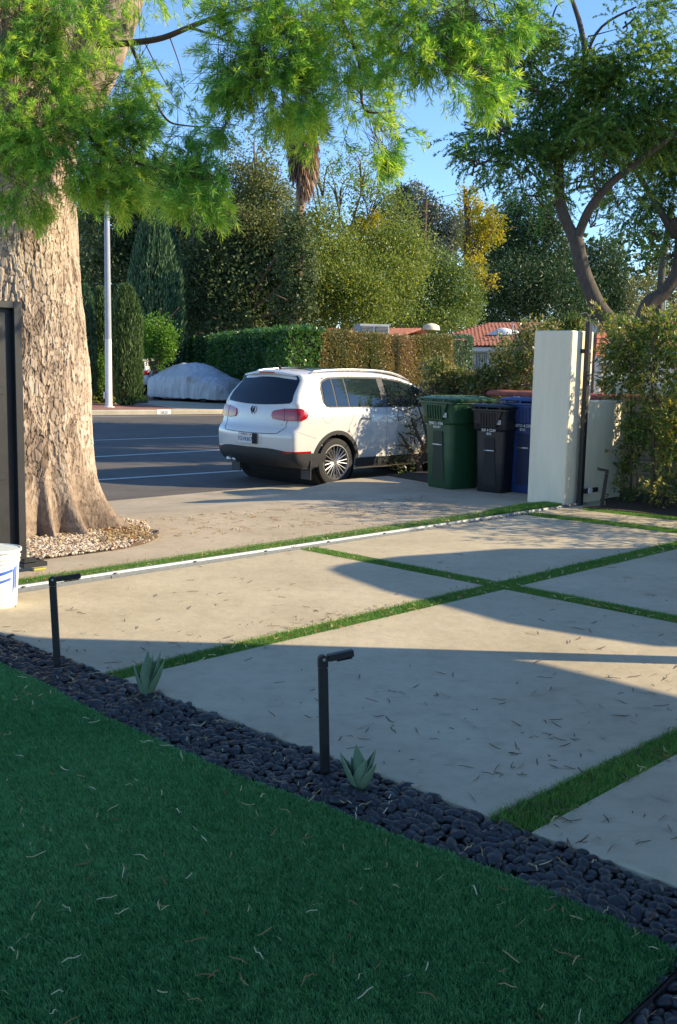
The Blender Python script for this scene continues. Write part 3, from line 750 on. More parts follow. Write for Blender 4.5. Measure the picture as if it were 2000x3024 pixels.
L2.new(ma.outputs[0], rp.inputs[0]); L2.new(rp.outputs[0], B.inputs["Base Color"]); B.inputs["Roughness"].default_value = .9; B.inputs["Specular IOR Level"].default_value = .15
bpn = N_.new("ShaderNodeBump"); bpn.inputs["Strength"].default_value = .8; bpn.inputs["Distance"].default_value = .012; L2.new(nzn.outputs[0], bpn.inputs["Height"]); L2.new(bpn.outputs[0], B.inputs["Normal"])
M['bark'] = m
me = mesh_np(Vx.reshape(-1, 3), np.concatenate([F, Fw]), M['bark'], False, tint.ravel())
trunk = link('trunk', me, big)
def bq(x, y, D): return Q(x, y, D) - np.array([TC[0], TC[1], 0])
mb = MB()
limb(mb, [bq(200, 330, 9.9), bq(290, 150, 9.95), bq(345, 20, 10.0), bq(400, -160, 10.1), bq(470, -420, 10.3)], .27, .16, 18)
limb(mb, [bq(80, 380, 9.9), bq(95, 150, 9.8), bq(110, 0, 9.7), bq(90, -300, 9.6)], .34, .2, 18)
limb(mb, [bq(-60, 400, 10.0), bq(-200, 100, 10.2), bq(-350, -200, 10.4)], .30, .2, 14)
o = mb.build('limb', M['bark'], big, True)
o.data.attributes.new("tint", 'FLOAT', 'POINT').data.foreach_set("value", np.clip(rng.normal(.5, .2, len(o.data.vertices)), 0, 1).astype(np.float32))
mb = MB()
bp_ = [([(290, 135, 9.6), (400, 125, 9.4), (480, 112, 9.3), (560, 80, 9.2), (640, 50, 9.1), (780, 12, 9.0), (960, -60, 8.9)], .030, .012),
       ([(565, 82, 9.2), (620, 100, 9.1), (700, 125, 9.0), (800, 110, 8.9)], .014, .006),
       ([(385, 128, 9.4), (415, 200, 9.3), (450, 280, 9.2), (490, 350, 9.1), (540, 370, 9.0), (680, 378, 8.9)], .016, .005),
       ([(430, 130, 9.4), (470, 210, 9.3), (520, 300, 9.3)], .006, .003), ([(500, 105, 9.3), (530, 190, 9.2), (545, 260, 9.1)], .006, .003),
       ([(960, -60, 8.9), (1010, 60, 8.8), (1060, 180, 8.8), (1075, 320, 8.8), (1150, 330, 8.8)], .022, .006),
       ([(1010, 0, 8.8), (1160, 60, 8.7), (1300, 190, 8.6), (1380, 260, 8.6)], .018, .005),
       ([(780, 12, 9.0), (800, 120, 9.0), (830, 260, 9.0), (850, 400, 9.0)], .012, .004),
       ([(150, 250, 9.2), (230, 380, 9.0), (330, 450, 8.9), (400, 560, 8.9)], .03, .008), ([(400, 480, 8.9), (520, 520, 8.9), (600, 580, 8.8)], .012, .004)]
for pp_, r0, r1 in bp_: limb(mb, [bq(*q) for q in pp_], r0, r1, 6, 5)
mb.build('branch', M['twig'], big, True)
# foliage: hanging sprays of narrow leaves
FB = [(40, 60, 110, 110, 9.2, 1.0), (200, 80, 130, 110, 9.1, 0.8), (60, 300, 130, 150, 9.0, 1.0), (180, 470, 170, 130, 8.9, 1.5), (60, 520, 110, 100, 8.9, 1.0), (330, 300, 110, 130, 9.1, 0.9), (370, 470, 95, 120, 8.9, 1.0), (300, 570, 90, 55, 8.8, 1.0), (370, 90, 60, 60, 9.3, 0.7), (430, 200, 50, 60, 9.2, 0.22000000000000003), (400, 330, 60, 100, 9.2, 0.44000000000000006), (500, 440, 70, 80, 8.25, 0.275), (590, 540, 78, 75, 8.05, 1.5), (500, 540, 60, 60, 8.05, 0.8), (690, 475, 52, 60, 8.05, 1.1), (680, 380, 70, 45, 8.15, 0.6), (700, 170, 80, 110, 8.15, 0.8), (800, 250, 110, 120, 8.05, 1.2), (860, 120, 100, 100, 8.05, 1.1), (760, 40, 110, 60, 8.15, 0.9), (900, 300, 50, 40, 7.95, 1.0), (640, 40, 60, 40, 8.35, 0.25), (1010, 120, 130, 150, 8.65, 1.0), (1030, 320, 130, 100, 8.75, 1.0), (960, 420, 90, 60, 8.75, 0.8), (1120, 430, 60, 45, 8.55, 0.8), (1120, 380, 80, 60, 8.55, 0.8), (1240, 90, 150, 120, 8.05, 1.2), (1420, 60, 130, 90, 7.95, 1.1), (1300, 250, 150, 90, 7.85, 1.1), (1400, 230, 90, 80, 7.85, 1.2), (1210, 320, 120, 70, 8.05, 0.7), (1530, 20, 50, 60, 8.05, 0.9), (1450, 130, 60, 60, 7.95, 0.8), (1150, -60, 400, 60, 8.15, 0.5), (300, -60, 300, 60, 9.3, 0.5), (540, 330, 60, 90, 8.4, 0.066), (600, 250, 60, 90, 8.4, 0.15), (620, 450, 60, 50, 8.3, 0.3)]
C_, O_, T_ = blob_points(FB, 7300, .35, .20, cl=lambda k_: max(3, k_ // 14))
keep = fbm(np.c_[C_ * 2.6], 3, 21) > .36; C_, O_, T_ = C_[keep], O_[keep], T_[keep]
Dr = unit(O_ * np.array([1, 1, .8]) * .9 + np.array([.10, -.05, -.42]) + rng.normal(0, .45, C_.shape))
me = sprays(C_ - np.array([TC[0], TC[1], 0]), Dr, rng.uniform(.06, .20, len(C_)), 32, .070, .0062, M['lf_fern'], .8, .03, np.clip(T_ * .65 + .03, 0, 1), .12, .5)
link('crown', me, big)
sel = np.arange(0, len(C_), 2); tw = link('twigs', leaves_mesh(C_[sel] - np.array([TC[0], TC[1], 0]) - Dr[sel] * .30 + [0, 0, .04], Dr[sel], .42, .006, M['twig'], np.zeros(len(sel))), big); tw['kind'] = 'stuff'

# ================================================================== GATE (open, left)
g0 = P(76, 1688); gz = math.atan2(UD[1], UD[0])
gate = empty('sliding_gate', (g0[0], g0[1], 0), gz); tag(gate, 'black sliding gate leaf with metal frame standing open at left', 'gate')
GW, GH = 3.2, 2.0
mb = MB(); bx_ = lambda c, s, b=.003: mb.box(c, s, None, b)
bx_((-.03, 0, (GH + .10) / 2), (.06, .05, GH - .10)); mb.box((-GW / 2, .03, 1.06), (GW - .10, .006, 1.84)); bx_((-GW + .03, 0, (GH + .10) / 2), (.06, .05, GH - .10)); bx_((-GW / 2, 0, GH - .025), (GW - .122, .05, .05)); bx_((-GW / 2, 0, .14), (GW - .122, .05, .08))
mb.build('frame', M['black_gate'], gate)
for z_ in (.74, 1.36):
    mb = MB(); mb.box((-GW / 2 - .03, -.045, z_), (GW - .30, .05, .055), None, .004); mb.build('rail', M['black_gate'], gate)
x_ = -.16
for i in range(12):
    mb = MB(); mb.box((-.20 - .13 - i * .265, .012, 1.065), (.245, .018, 1.74), None, .003); 
    if i < 11: mb.build('panel', M['black_gate'], gate)
mb = MB(); mb.box((.06, -.0, .05), (.20, .09, .035), None, .004); mb.box((.02, 0, .085), (.10, .07, .03), None, .004); mb.build('guide_bracket', M['black_gate'], gate)
mb = MB(); mb.box((.10, -.02, .010), (.10, .028, .016), None, .004); mb.build('guide_foot', mat('yellow_primer', (.42, .40, .08), .6), gate)

# ================================================================== BUCKET
bk = P(18, 1790); bk = np.array([bk[0] - .07, bk[1] + .02, 0])
buc = empty('bucket', bk, .3); tag(buc, 'white plastic bucket with blue print at the left edge', 'bucket')
mb = MB(); prof = [(0, 0), (.125, 0), (.130, .01), (.150, .29), (.156, .292), (.156, .303), (.151, .305), (.153, .32), (.160, .322), (.160, .334), (.154, .336), (.157, .36), (.168, .363), (.168, .378), (.160, .38), (.155, .36), (.148, .29), (.126, .02), (0, .02)]
mb.lathe(prof, 40); mb.build('body', M['bucket'], buc, True, 40)
def cyl_patch(m_, a0, a1, zf0, zf1, n__=8):
    rr = lambda z: .130 + .020 * z / .29 + .0012
    m_.grid([[(rr(z) * math.cos(a), rr(z) * math.sin(a), z) for z in np.linspace(zf0(a), zf1(a), 4)] for a in np.linspace(a0, a1, n__)])
for a0, a1, f0, f1 in [(-1.55, -.75, lambda a: .215 + .03 * (a + 1.5), lambda a: .235 + .03 * (a + 1.5)), (-1.6, -.85, lambda a: .165 + .03 * (a + 1.5), lambda a: .18 + .035 * (a + 1.5)), (-.72, -.60, lambda a: .09 + .4 * (a + .72), lambda a: .25 + .2 * (a + .72)), (-.56, -.46, lambda a: .12, lambda a: .27), (-2.5, -1.7, lambda a: .19, lambda a: .235)]:
    mb = MB(); cyl_patch(mb, a0, a1, f0, f1); mb.build('printed_stripe', M['bucket_blue'], buc)
mb = MB(); mb.tube([(.165 * math.cos(a), .165 * math.sin(a), .33 - .10 * math.sin(a - .2)) for a in np.linspace(.2, .2 + math.pi, 16)], .003, 6); mb.build('handle', M['satin'], buc, True)
mb = MB(); mb.lathe([(0, .374), (.158, .374), (.159, .370), (0, .370)], 40); mb.build('lid', mat('milky_lid', (.66, .72, .66), .4), buc, True, 40)

# ================================================================== PATH LIGHTS
def path_light(px, py, h, yaw, lean, label, arm=.155, first=None):
    b = P(px, py); e = empty('path_light', b, yaw); tag(e, label, 'path light', 'black angled path lights')
    Ml = Matrix.Rotation(lean, 3, 'Y')
    def bld(m_, nm, mt, par, sm_=False):
        m_.v = [tuple(Ml @ Vector(v)) for v in m_.v]; return m_.build(nm, mt, par, sm_, 35)
    m_ = MB(); m_.box((0, 0, h / 2 - .045), (.036, .024, h - .02), None, .002); post = bld(m_, 'post', M['black_metal'], e)
    m_ = MB(); n2 = 14
    m_.lathe([(0, -.012), (.019, -.012), (.019, .012), (0, .012)], 20, 'y', (0, 0, h - .02)); m_.box((0, 0, h - .036), (.0375, .0235, .03)); hd = bld(m_, 'hinge', M['black_metal'], e)
    m_ = MB(); m_.lathe([(0, -.002), (.006, -.002), (.006, 0), (0, 0)], 12, 'y', (.002, -.0125, h - .018)); s_ = bld(m_, 'screw', M['satin'], hd); 
    m_ = MB(); A_ = Matrix.Rotation(math.radians(-6), 3, 'Y'); m_.box((arm / 2 + .02, .0, h - .010), (arm, .028, .027), A_, .002); bld(m_, 'lamp_arm', M['black_metal'], e)
    m_ = MB(); m_.box((arm / 2 + .035, .0, h - .0265), (arm * .6, .022, .003), A_); bld(m_, 'lens', M['glass'], e)
path_light(170, 1962, .475, .12, math.radians(-2.2), 'path light in the pebbles near the bucket, farther of the pair', arm=.125)
path_light(960, 2275, .475, .30, math.radians(-2.2), 'path light in the pebbles at centre, beside the agave', arm=.105)
path_light(1776, 1502, .46, math.pi + .2, math.radians(-6), 'thin path light standing beside the gate post by the dark planter', arm=.10)

# ================================================================== AGAVES
def agave(px, py, leaves, label):
    b = P(px, py, -.03); e = empty('agave', b); tag(e, label, 'agave plant', 'agaves in the pebble border')
    for az, tilt, ln_, wd in leaves:
        n_ = 16; rows = []; rows2 = []
        for i in range(n_ + 1):
            t = i / n_; w_ = wd * (math.sin(math.pi * (t * .78 + .20)) ** .8) * (1 - t ** 5) * (.9) if t < 1 else .0008
            w_ = wd * (.55 + .45 * math.sin(min(1, t / .45) * math.pi / 2)) * (1 - max(0, (t - .42) / .58) ** 1.45)
            w_ = max(w_, .0008)
            tl = tilt * (1 - .35 * t); x_ = math.sin(tl) * ln_ * t; z_ = math.cos(tl) * ln_ * t
            row = []
            for j in range(-3, 4):
                s = j / 3; cup = .35 * w_ * s * s
                row.append((x_ - math.cos(tilt) * cup * 1.0 + .0, s * w_ / 2, z_ + math.sin(tilt) * cup))
            rows.append(row)
        def rotd(p, dx=0): 
            x_, y_, z_ = p; x_ += .012 + dx; return (x_ * math.cos(az) - y_ * math.sin(az), x_ * math.sin(az) + y_ * math.cos(az), z_)
        m_ = MB(); m_.grid([[rotd(p) for p in r] for r in rows]); m_.grid([[rotd(p, .004 * (1 - i / n_) + .0006) for p in r[::-1]] for i, r in enumerate(rows)])
        lf = m_.build('leaf', M['agave'], e, True)
        m_ = MB()
        for jj in (0, 6): m_.tube([rotd(r[jj], .002 * (1 - i / n_)) for i, r in enumerate(rows)], [.0011] * (n_ + 1), 4)
        m_.build('leaf_edge', M['agave_edge'], lf)
agave(1062, 2338, [(math.radians(178), .62, .17, .072), (math.radians(235), .14, .20, .076), (math.radians(300), .30, .145, .066), (math.radians(5), .42, .18, .072), (math.radians(335), .62, .14, .066), (math.radians(90), .2, .14, .05), (math.radians(130), .5, .13, .05)], 'small agave with open pointed leaves beside the centre path light')
agave(432, 2062, [(math.radians(185), .42, .18, .06), (math.radians(300), .12, .25, .062), (math.radians(15), .38, .25, .06), (math.radians(345), .62, .22, .058), (math.radians(60), .2, .2, .055), (math.radians(265), .3, .15, .058), (math.radians(10), .15, .23, .055)], 'upright agave with tall narrow leaves at the end of the turf strip')

# ================================================================== PILLAR + GATE POST
pc = P(1665, 1495); pang = math.radians(46.5)
pil = empty('gate_pillar', pc, pang); tag(pil, 'tall white stucco pillar beside the blue bin', 'pillar')
mb = MB(); mb.box((.24, .255, 1.0), (.48, .51, 2.06), None, .012); mb.build('shaft', M['stucco'], pil)
wing = empty('low_wall', pc, pang); tag(wing, 'short low white stucco wall behind the black gate post', 'wall')
mb = MB(); mb.box((.92, .13, .595), (.87, .22, 1.25), None, .010); mb.build('wall_body', M['stucco'], wing)
gp0 = P(1712, 1492); post = empty('gate_post', gp0, pang); tag(post, 'tall black steel gate post with white round reflector in front of the pillar', 'post')
mb = MB(); mb.box((0, 0, 1.06), (.07, .055, 2.14), None, .004); mb.build('upright', M['black_gate'], post)
mb = MB(); mb.box((-.02, .13, 1.80), (.05, .21, .05), None, .003); mb.build('bracket', M['black_gate'], post)
mb = MB(); mb.box((.035 + .16, -.02, .165), (.32, .03, .055), None, .003); mb.build('bracket', M['black_gate'], post)
mb = MB(); mb.box((0, -.032, 1.80), (.035, .01, .04), None, .003); mb.build('latch_plate', M['satin'], post)
mb = MB(); mb.lathe([(0, -.008), (.042, -.008), (.044, 0), (.044, .004), (0, .004)], 24, 'y', (.155, -.04, .165)); mb.build('reflector', M['white_paint'], post, True, 40)
mb = MB(); mb.tube([(0, 0, 2.13), (-.02, 0, 2.20), (-.06, .01, 2.24), (-.16, .02, 2.22)], .004, 5); mb.tube([(-.02, 0, 2.2), (.05, 0, 2.23)], .004, 5); mb.tube([(0, 0, 2.13), (.01, 0, 2.23)], .006, 5); mb.build('cable', M['seam'], post)

# ================================================================== BOUNDARY WALL
w0 = np.array([2.22, 15.48]); w1 = np.array([8.6, 9.1]); wd_ = (w1 - w0) / np.linalg.norm(w1 - w0); wa = math.atan2(wd_[1], wd_[0])
wall = empty('block_wall', (w0[0], w0[1], 0), wa); tag(wall, 'low block wall with a terracotta cap running behind the bins and shrubs', 'wall')
WL = float(np.linalg.norm(w1 - w0))
mb = MB(); mb.box((WL / 2, 0, .52), (WL, .13, 1.20), None); mb.build('mortar_core', M['mortar'], wall)
bme = None; nrow = 6
for r in range(nrow):
    for c in range(int(WL / .41) + 1):
        cx = c * .41 + (.205 if r % 2 else 0) + .2
        if cx + .2 > WL: continue
        if bme is None:
            mb = MB(); mb.box((0, 0, 0), (.398, .15, .186), None, .006); ob = mb.build('block', M['block'], wall); bme = ob.data
        else: ob = link('block', bme, wall)
        ob.location = (cx, random.uniform(-.002, .002), .04 + .0975 + r * .1975)
cme = None
for c in range(int(WL / .52)):
    if cme is None:
        mb = MB(); n_ = 9; pr_ = []
        for x_, s_ in ((0, 1.0), (.18, 1.12), (.34, 1.12), (.53, .98)):
            pr_.append([(x_, .15 * math.cos(a) * s_, .0 + .055 * math.sin(a) * s_) for a in np.linspace(-.15, math.pi + .15, n_)])
        mb.grid(pr_); mb.grid([[(p[0], p[1] * .86, p[2] - .012) for p in r[::-1]] for r in pr_]); ob = mb.build('cap_tile', M['cap'], wall, True); cme = ob.data
    else: ob = link('cap_tile', cme, wall)
    ob.location = (c * .52 + .0, 0, 1.215 + random.uniform(-.006, .006)); ob.rotation_euler = (0, random.uniform(-.02, .02), random.uniform(-.01, .01))

# ================================================================== BINS
def rrect(w, d, r, n_=5):
    out = []
    for sx, sy, a0 in ((1, 1, 0), (-1, 1, 90), (-1, -1, 180), (1, -1, 270)):
        for k_ in range(n_ + 1):
            a = math.radians(a0 + 90 * k_ / n_); out.append((sx * (w / 2 - r) + r * math.cos(a), sy * (d / 2 - r) + r * math.sin(a)))
    return out
def text_mesh(txt, size, mt, parent, Mx, name='lettering', ext=.0008):
    cu = bpy.data.curves.new(name, 'FONT'); cu.body = txt; cu.size = size; cu.align_x = 'CENTER'; cu.align_y = 'CENTER'; cu.extrude = ext; cu.resolution_u = 2; cu.offset = size * .012
    o = bpy.data.objects.new('tmp', cu); COL.objects.link(o); dg = bpy.context.evaluated_depsgraph_get()
    me = bpy.data.meshes.new_from_object(o.evaluated_get(dg)); COL.objects.unlink(o); bpy.data.objects.remove(o)
    me.transform(Mx); me.materials.clear(); me.materials.append(mt); return link(name, me, parent)
def bin_cart(px, py, yaw, sc, col, label, txt, open_=0.0, wf=1.0, paint=None, Dl=0):
    # local: front face looks to -x ; x depth, y width
    b = P(px, py); e = empty('wheeled_bin', b, yaw); e.scale = (wf, wf, 1); tag(e, label, 'wheelie bin', 'wheeled bins beside the pillar')
    m_col = mat('bin_plastic', col, .42, var=.18, scale=6, bump=.12, bscale=30, spec=.5)
    S = sc
    secs = [(0, .46, .44, .05), (.02, .48, .45, .05), (.45, .53, .49, .06), (.80, .57, .52, .06), (.815, .62, .56, .06), (.83, .64, .58, .06), (1.00, .68, .60, .06), (1.06, .70, .62, .05), (1.065, .74, .65, .05), (1.09, .74, .65, .05), (1.09, .69, .60, .05), (.9, .66, .57, .05)]
    rings = [[(x * 1 + (.02 if True else 0) * (h), y, h) for x, y in rrect(dx, wy, r)] for h, dx, wy, r in secs]
    m_ = MB(); k_ = len(rings[0]); V = [(p[0] * S, p[1] * S, p[2] * S) for r in rings for p in r]
    F_ = [tuple(range(k_))[::-1]] + [(i * k_ + j, i * k_ + (j + 1) % k_, (i + 1) * k_ + (j + 1) % k_, (i + 1) * k_ + j) for i in range(len(rings) - 1) for j in range(k_)]
    m_.add(V, F_); body = m_.build('body', m_col, e, True, 28)
    fx = lambda z: -(.24 + .055 * z / .8) + .02 * z     # front face x at height z
    # flat dark patches painted for the shaded recess, with grab bar (front)
    m_ = MB(); dk = mat('bin_recess_shade', tuple(c * .35 for c in col), .6)
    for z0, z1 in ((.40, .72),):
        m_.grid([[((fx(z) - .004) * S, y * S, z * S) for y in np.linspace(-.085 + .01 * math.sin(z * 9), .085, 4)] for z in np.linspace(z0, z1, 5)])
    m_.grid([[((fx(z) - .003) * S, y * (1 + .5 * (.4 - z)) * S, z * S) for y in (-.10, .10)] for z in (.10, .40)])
    m_.build('recess_shade', dk, e)
    m_ = MB(); m_.tube([((fx(.54) - .012) * S, -.085 * S, .55 * S), ((fx(.54) - .012) * S, .085 * S, .55 * S)], .011 * S, 8); m_.build('grab_bar', M['satin'], e, True)
    # side rib of the front, pleated apron under the rim
    m_ = MB()
    m_.add([((-.36) * S, -.24 * S, 1.06 * S), (-.36 * S, .24 * S, 1.06 * S), (-.335 * S, .13 * S, .86 * S), (-.335 * S, -.13 * S, .86 * S), (-.30 * S, -.24 * S, 1.06 * S), (-.30 * S, .24 * S, 1.06 * S), (-.30 * S, .13 * S, .86 * S), (-.30 * S, -.13 * S, .86 * S)], [(0, 1, 2, 3), (0, 3, 7, 4), (1, 5, 6, 2), (3, 2, 6, 7), (0, 4, 5, 1)])
    for y in np.linspace(-.12, .12, 6): m_.box((-.352 * S, y * S, .955 * S), (.014 * S, .008 * S, .17 * S), Matrix.Rotation(-.12, 3, 'Y'))
    m_.build('pleated_lip', m_col, e)
    # lid
    m_ = MB(); lr = [(0, .78, .70, .07), (.018, .79, .71, .07), (.03, .76, .68, .07), (.05, .60, .54, .10), (.052, .3, .3, .1)]
    V = [((x + 0.02) * S, y * S, h * S) for h, dx, wy, r in lr for x, y in rrect(dx, wy, r)]; k_ = len(rrect(1, 1, .1))
    F_ = [tuple(range(k_))[::-1], tuple(range((len(lr) - 1) * k_, len(lr) * k_))] + [(i * k_ + j, i * k_ + (j + 1) % k_, (i + 1) * k_ + (j + 1) % k_, (i + 1) * k_ + j) for i in range(len(lr) - 1) for j in range(k_)]
    m_.add(V, F_)
    for y in (-.2, -.07, .07, .2): m_.box((.02 * S, y * S, .055 * S), (.55 * S, .03 * S, .012 * S), None, .003)
    lid = m_.build('lid', m_col, e, True, 28); lid.location = (0, 0, 1.095 * S)
    if open_: lid.rotation_euler = (0, 0, 0); lid.location = (.0, 0, 1.095 * S); lid.rotation_euler = (0, open_, 0)
    m_ = MB(); m_.tube([(-.385 * S, -.26 * S, 1.12 * S), (-.385 * S, .26 * S, 1.12 * S)], .009 * S, 8)
    for y in (-.22, 0, .22): m_.box((-.37 * S, y * S, 1.11 * S), (.04 * S, .02 * S, .04 * S))
    m_.build('handle_rod', m_col, e)
    for y in (-.27, .27):
        m_ = MB(); m_.lathe([(0, -.025), (.09, -.025), (.11, -.018), (.11, .018), (.09, .025), (0, .025)], 20, 'y', (0, 0, 0)); w_ = m_.build('wheel', M['tyre'], e, True, 35); w_.location = (.27 * S, y * S, .11)
    # labels
    F0 = lambda z, y: Matrix.Translation(Vector(((fx(z) - .010) * S, y * S, z * S))) @ Matrix(((0, 0, -1, 0), (-1, 0, 0, 0), (0, 1, 0, 0), (0, 0, 0, 1)))
    text_mesh(txt[0], .050 * S, M['white_paint'], e, F0(.815, .0) @ Matrix.Translation(Vector((0, 0, .022 * S)))); text_mesh(txt[1], .042 * S, M['white_paint'], e, F0(.768, .0) @ Matrix.Translation(Vector((0, 0, .004 * S))))
    m_ = MB(); m_.box((-.335 * S, -.185 * S, .925 * S), (.004, .065 * S, .055 * S)); st_ = m_.build('sticker', M['plate'], e)
    m_ = MB(); 
    for q in range(3): m_.box((-.335 * S - .0026, -.185 * S, (.925 + (q - 1) * .014) * S), (.0012, .05 * S, .006 * S))
    m_.build('sticker_print', M['seam'], st_)
    return e, S
gA = math.radians(36)
gb, S = bin_cart(1336, 1438, math.radians(36), 1.05, (.018, .07, .028), 'dark green wheeled bin, leftmost of the row by the pillar', ('FJ082 L 4706', 'BOOST'))
# sanitation emblem on the side of the green bin: a swirl with wavy lines
mb = MB()
for k_, (r_, z_) in enumerate(((.045, 0), (.032, .0), (.018, .0))):
    mb.tube([(.0 + r_ * math.cos(a), 0, z_ + r_ * .7 * math.sin(a)) for a in np.linspace(-2.6, .4, 10)], .0035, 5)
mb.tube([(.0, 0, .03), (-.008, 0, .075), (.006, 0, .10)], .006, 5)
em = mb.build('emblem', M['white_paint'], gb); em.location = (.10, -.328 * S, .93 * S)
for i_, t_ in enumerate(('CITY OF', 'LOS ANGELES', 'SANITATION')):
    text_mesh(t_, .022, M['galv'], gb, Matrix.Translation(Vector((.10, -.322 * S, (.85 - i_ * .03) * S))) @ Matrix(((1, 0, 0, 0), (0, 0, -1, 0), (0, 1, 0, 0), (0, 0, 0, 1))))
bin_cart(1466, 1450, math.radians(52), .98, (.013, .013, .015), 'black wheeled bin between the green and the blue one', ('B4F 4 C234', 'BOK'), open_=.04, wf=.86)
bin_cart(1568, 1452, math.radians(50), 1.06, (.02, .055, .20), 'blue wheeled bin partly hidden by the white pillar', ('BAGTO 4 5706', 'BOK'), open_=.03, wf=.9)

# ================================================================== SUV
def smax(a, b, k): h = np.clip(.5 + .5 * (a - b) / k, 0, 1); return b * (1 - h) + a * h + k * h * (1 - h)
def poly_sdf(px_, pz_, poly):
    p = np.stack([px_, pz_], -1); d = np.full(px_.shape, 1e9); s = np.ones(px_.shape); n_ = len(poly); j = n_ - 1
    for i in range(n_):
        vi, vj = poly[i], poly[j]; e = vj - vi; w = p - vi; t = np.clip((w @ e) / (e @ e), 0, 1); b = w - t[..., None] * e
        d = np.minimum(d, (b * b).sum(-1)); c1 = p[..., 1] >= vi[1]; c2 = p[..., 1] < vj[1]; c3 = e[0] * w[..., 1] > e[1] * w[..., 0]
        s = np.where((c1 & c2 & c3) | (~c1 & ~c2 & ~c3), -s, s); j = i
    return s * np.sqrt(d)
SIDE = [(.17, .30), (.05, .40), (.015, .50), (.0, .62), (.0, .74), (.02, .80), (.075, .845), (.10, .93), (.115, 1.05), (.15, 1.15), (.27, 1.34), (.42, 1.545), (.40, 1.60), (.46, 1.635), (.75, 1.665), (1.3, 1.685), (1.9, 1.675), (2.4, 1.62), (2.75, 1.52), (3.1, 1.33), (3.42, 1.13), (3.75, 1.06), (4.1, .97), (4.30, .86), (4.38, .72), (4.40, .5), (4.32, .34), (4.1, .24), (3.0, .22), (1.0, .22), (.4, .26)]
pp = smooth_path([(x, 0, z) for x, z in SIDE] + [(SIDE[0][0], 0, SIDE[0][1])], 3)[:-1]
SIDE_P = np.array([(q[0], q[2]) for q in pp])
WZ = np.array([(.15, .80), (.30, .865), (.45, .885), (.60, .897), (.75, .900), (.90, .903), (1.02, .895), (1.10, .870), (1.15, .845), (1.30, .785), (1.45, .715), (1.56, .655), (1.63, .60), (1.75, .48)])
def carf(x, y, z):
    ay = np.abs(y); xs = x - .12 * (ay / .8) ** 2.6 * np.clip(1 - x / 1.3, 0, 1) - .02 * ay + .30 * (ay / .9) ** 3 * np.clip((x - 3.3) / 1.1, 0, 1)
    xs = np.where(z > 1.15, x - .06 * (ay / .7) ** 2 * np.clip(1 - x / 1.3, 0, 1) * np.clip((z - 1.0) / .3, 0, 1) - (.12 * (ay / .8) ** 2.6 * np.clip(1 - x / 1.3, 0, 1)) * np.clip(1 - (z - 1.0) / .3, 0, 1) + .30 * (ay / .9) ** 3 * np.clip((x - 2.3) / 1.6, 0, 1), xs)
    zs = z + .05 * (ay / .6) ** 2 * np.clip((z - 1.3) / .3, 0, 1)
    s = poly_sdf(xs, zs, SIDE_P); w = np.interp(z, WZ[:, 0], WZ[:, 1])
    w = w * (1 - .07 * sm((x - 2.8) / 1.6)) * (1 - .05 * sm((.9 - x) / .9))
    return smax(s, (ay - w) * .95, .05)
def bis(fn, lo, hi, it=22):
    for _ in range(it):
        m_ = (lo + hi) / 2; v = fn(m_) > 0; hi = np.where(v, m_, hi); lo = np.where(v, lo, m_)
    return (lo + hi) / 2
def surf_side(x, z, sgn=-1): x = np.asarray(x, float); z = np.asarray(z, float) + 0 * x; return sgn * bis(lambda t: carf(x, t, z), np.zeros(x.shape), np.full(x.shape, 1.2))
def surf_rear(y, z): y = np.asarray(y, float); z = np.asarray(z, float) + 0 * y; return .9 - bis(lambda t: carf(.9 - t, y, z), np.zeros(y.shape), np.full(y.shape, 1.2))
def surf_top(x, y): x = np.asarray(x, float); y = np.asarray(y, float) + 0 * x; return bis(lambda t: carf(x, y, t), np.full(x.shape, .8), np.full(x.shape, 2.0))
def surf_pol(ph, z):
    ph = np.asarray(ph, float); z = np.asarray(z, float) + 0 * ph; r = bis(lambda t: carf(.9 - t * np.cos(ph), -t * np.sin(ph), z), np.zeros(ph.shape), np.full(ph.shape, 1.6))
    return .9 - r * np.cos(ph), -r * np.sin(ph)
def nrm(Pt):
    e = 1e-3; x, y, z = Pt[..., 0], Pt[..., 1], Pt[..., 2]
    g = np.stack([carf(x + e, y, z) - carf(x - e, y, z), carf(x, y + e, z) - carf(x, y - e, z), carf(x, y, z + e) - carf(x, y, z - e)], -1); return g / np.maximum(np.linalg.norm(g, axis=-1, keepdims=True), 1e-9)
def patch(name, Pt, mt, parent, off=.004, skirt=.02):
    """Pt (r,c,3) surface points; lifted by off along the normal, with a rim that drops back in"""
    N_ = nrm(Pt); O = Pt + N_ * off; I = Pt - N_ * skirt
    r, c = O.shape[:2]; m_ = MB(); m_.grid([[tuple(p) for p in row] for row in O])
    loop = [(0, j) for j in range(c)] + [(i, c - 1) for i in range(1, r)] + [(r - 1, j) for j in range(c - 2, -1, -1)] + [(i, 0) for i in range(r - 2, -1, -1)]
    m_.grid([[tuple(O[i, j]) for i, j in loop], [tuple(I[i, j]) for i, j in loop]])
    return m_.build(name, mt, parent, True, 50)
def strip_side(x0, x1, zb, zt, sgn=-1, nx=24, nz=8, shear=None):
    xs = np.linspace(x0, x1, nx); rows = []
    for k_ in range(nz + 1):
        t = k_ / nz; z = np.array([zb(x) * (1 - t) + zt(x) * t for x in xs]); xx = xs + (shear(t) if shear else 0) * np.ones(nx)
        rows.append(np.stack([xx, surf_side(xx, z, sgn), z], -1))
    return np.array(rows)
def round_ends(x0, x1, zb, zt, r):
    """wrap zb/zt so the patch has rounded ends"""
    def f(x):
        d = min(x - x0, x1 - x); return 0 if d >= r else r - math.sqrt(max(0, r * r - (r - d) ** 2))
    return (lambda x: zb(x) + f(x) * (zt(x) - zb(x)) / max(.001, (zt((x0 + x1) / 2) - zb((x0 + x1) / 2)))), (lambda x: zt(x) - f(x))

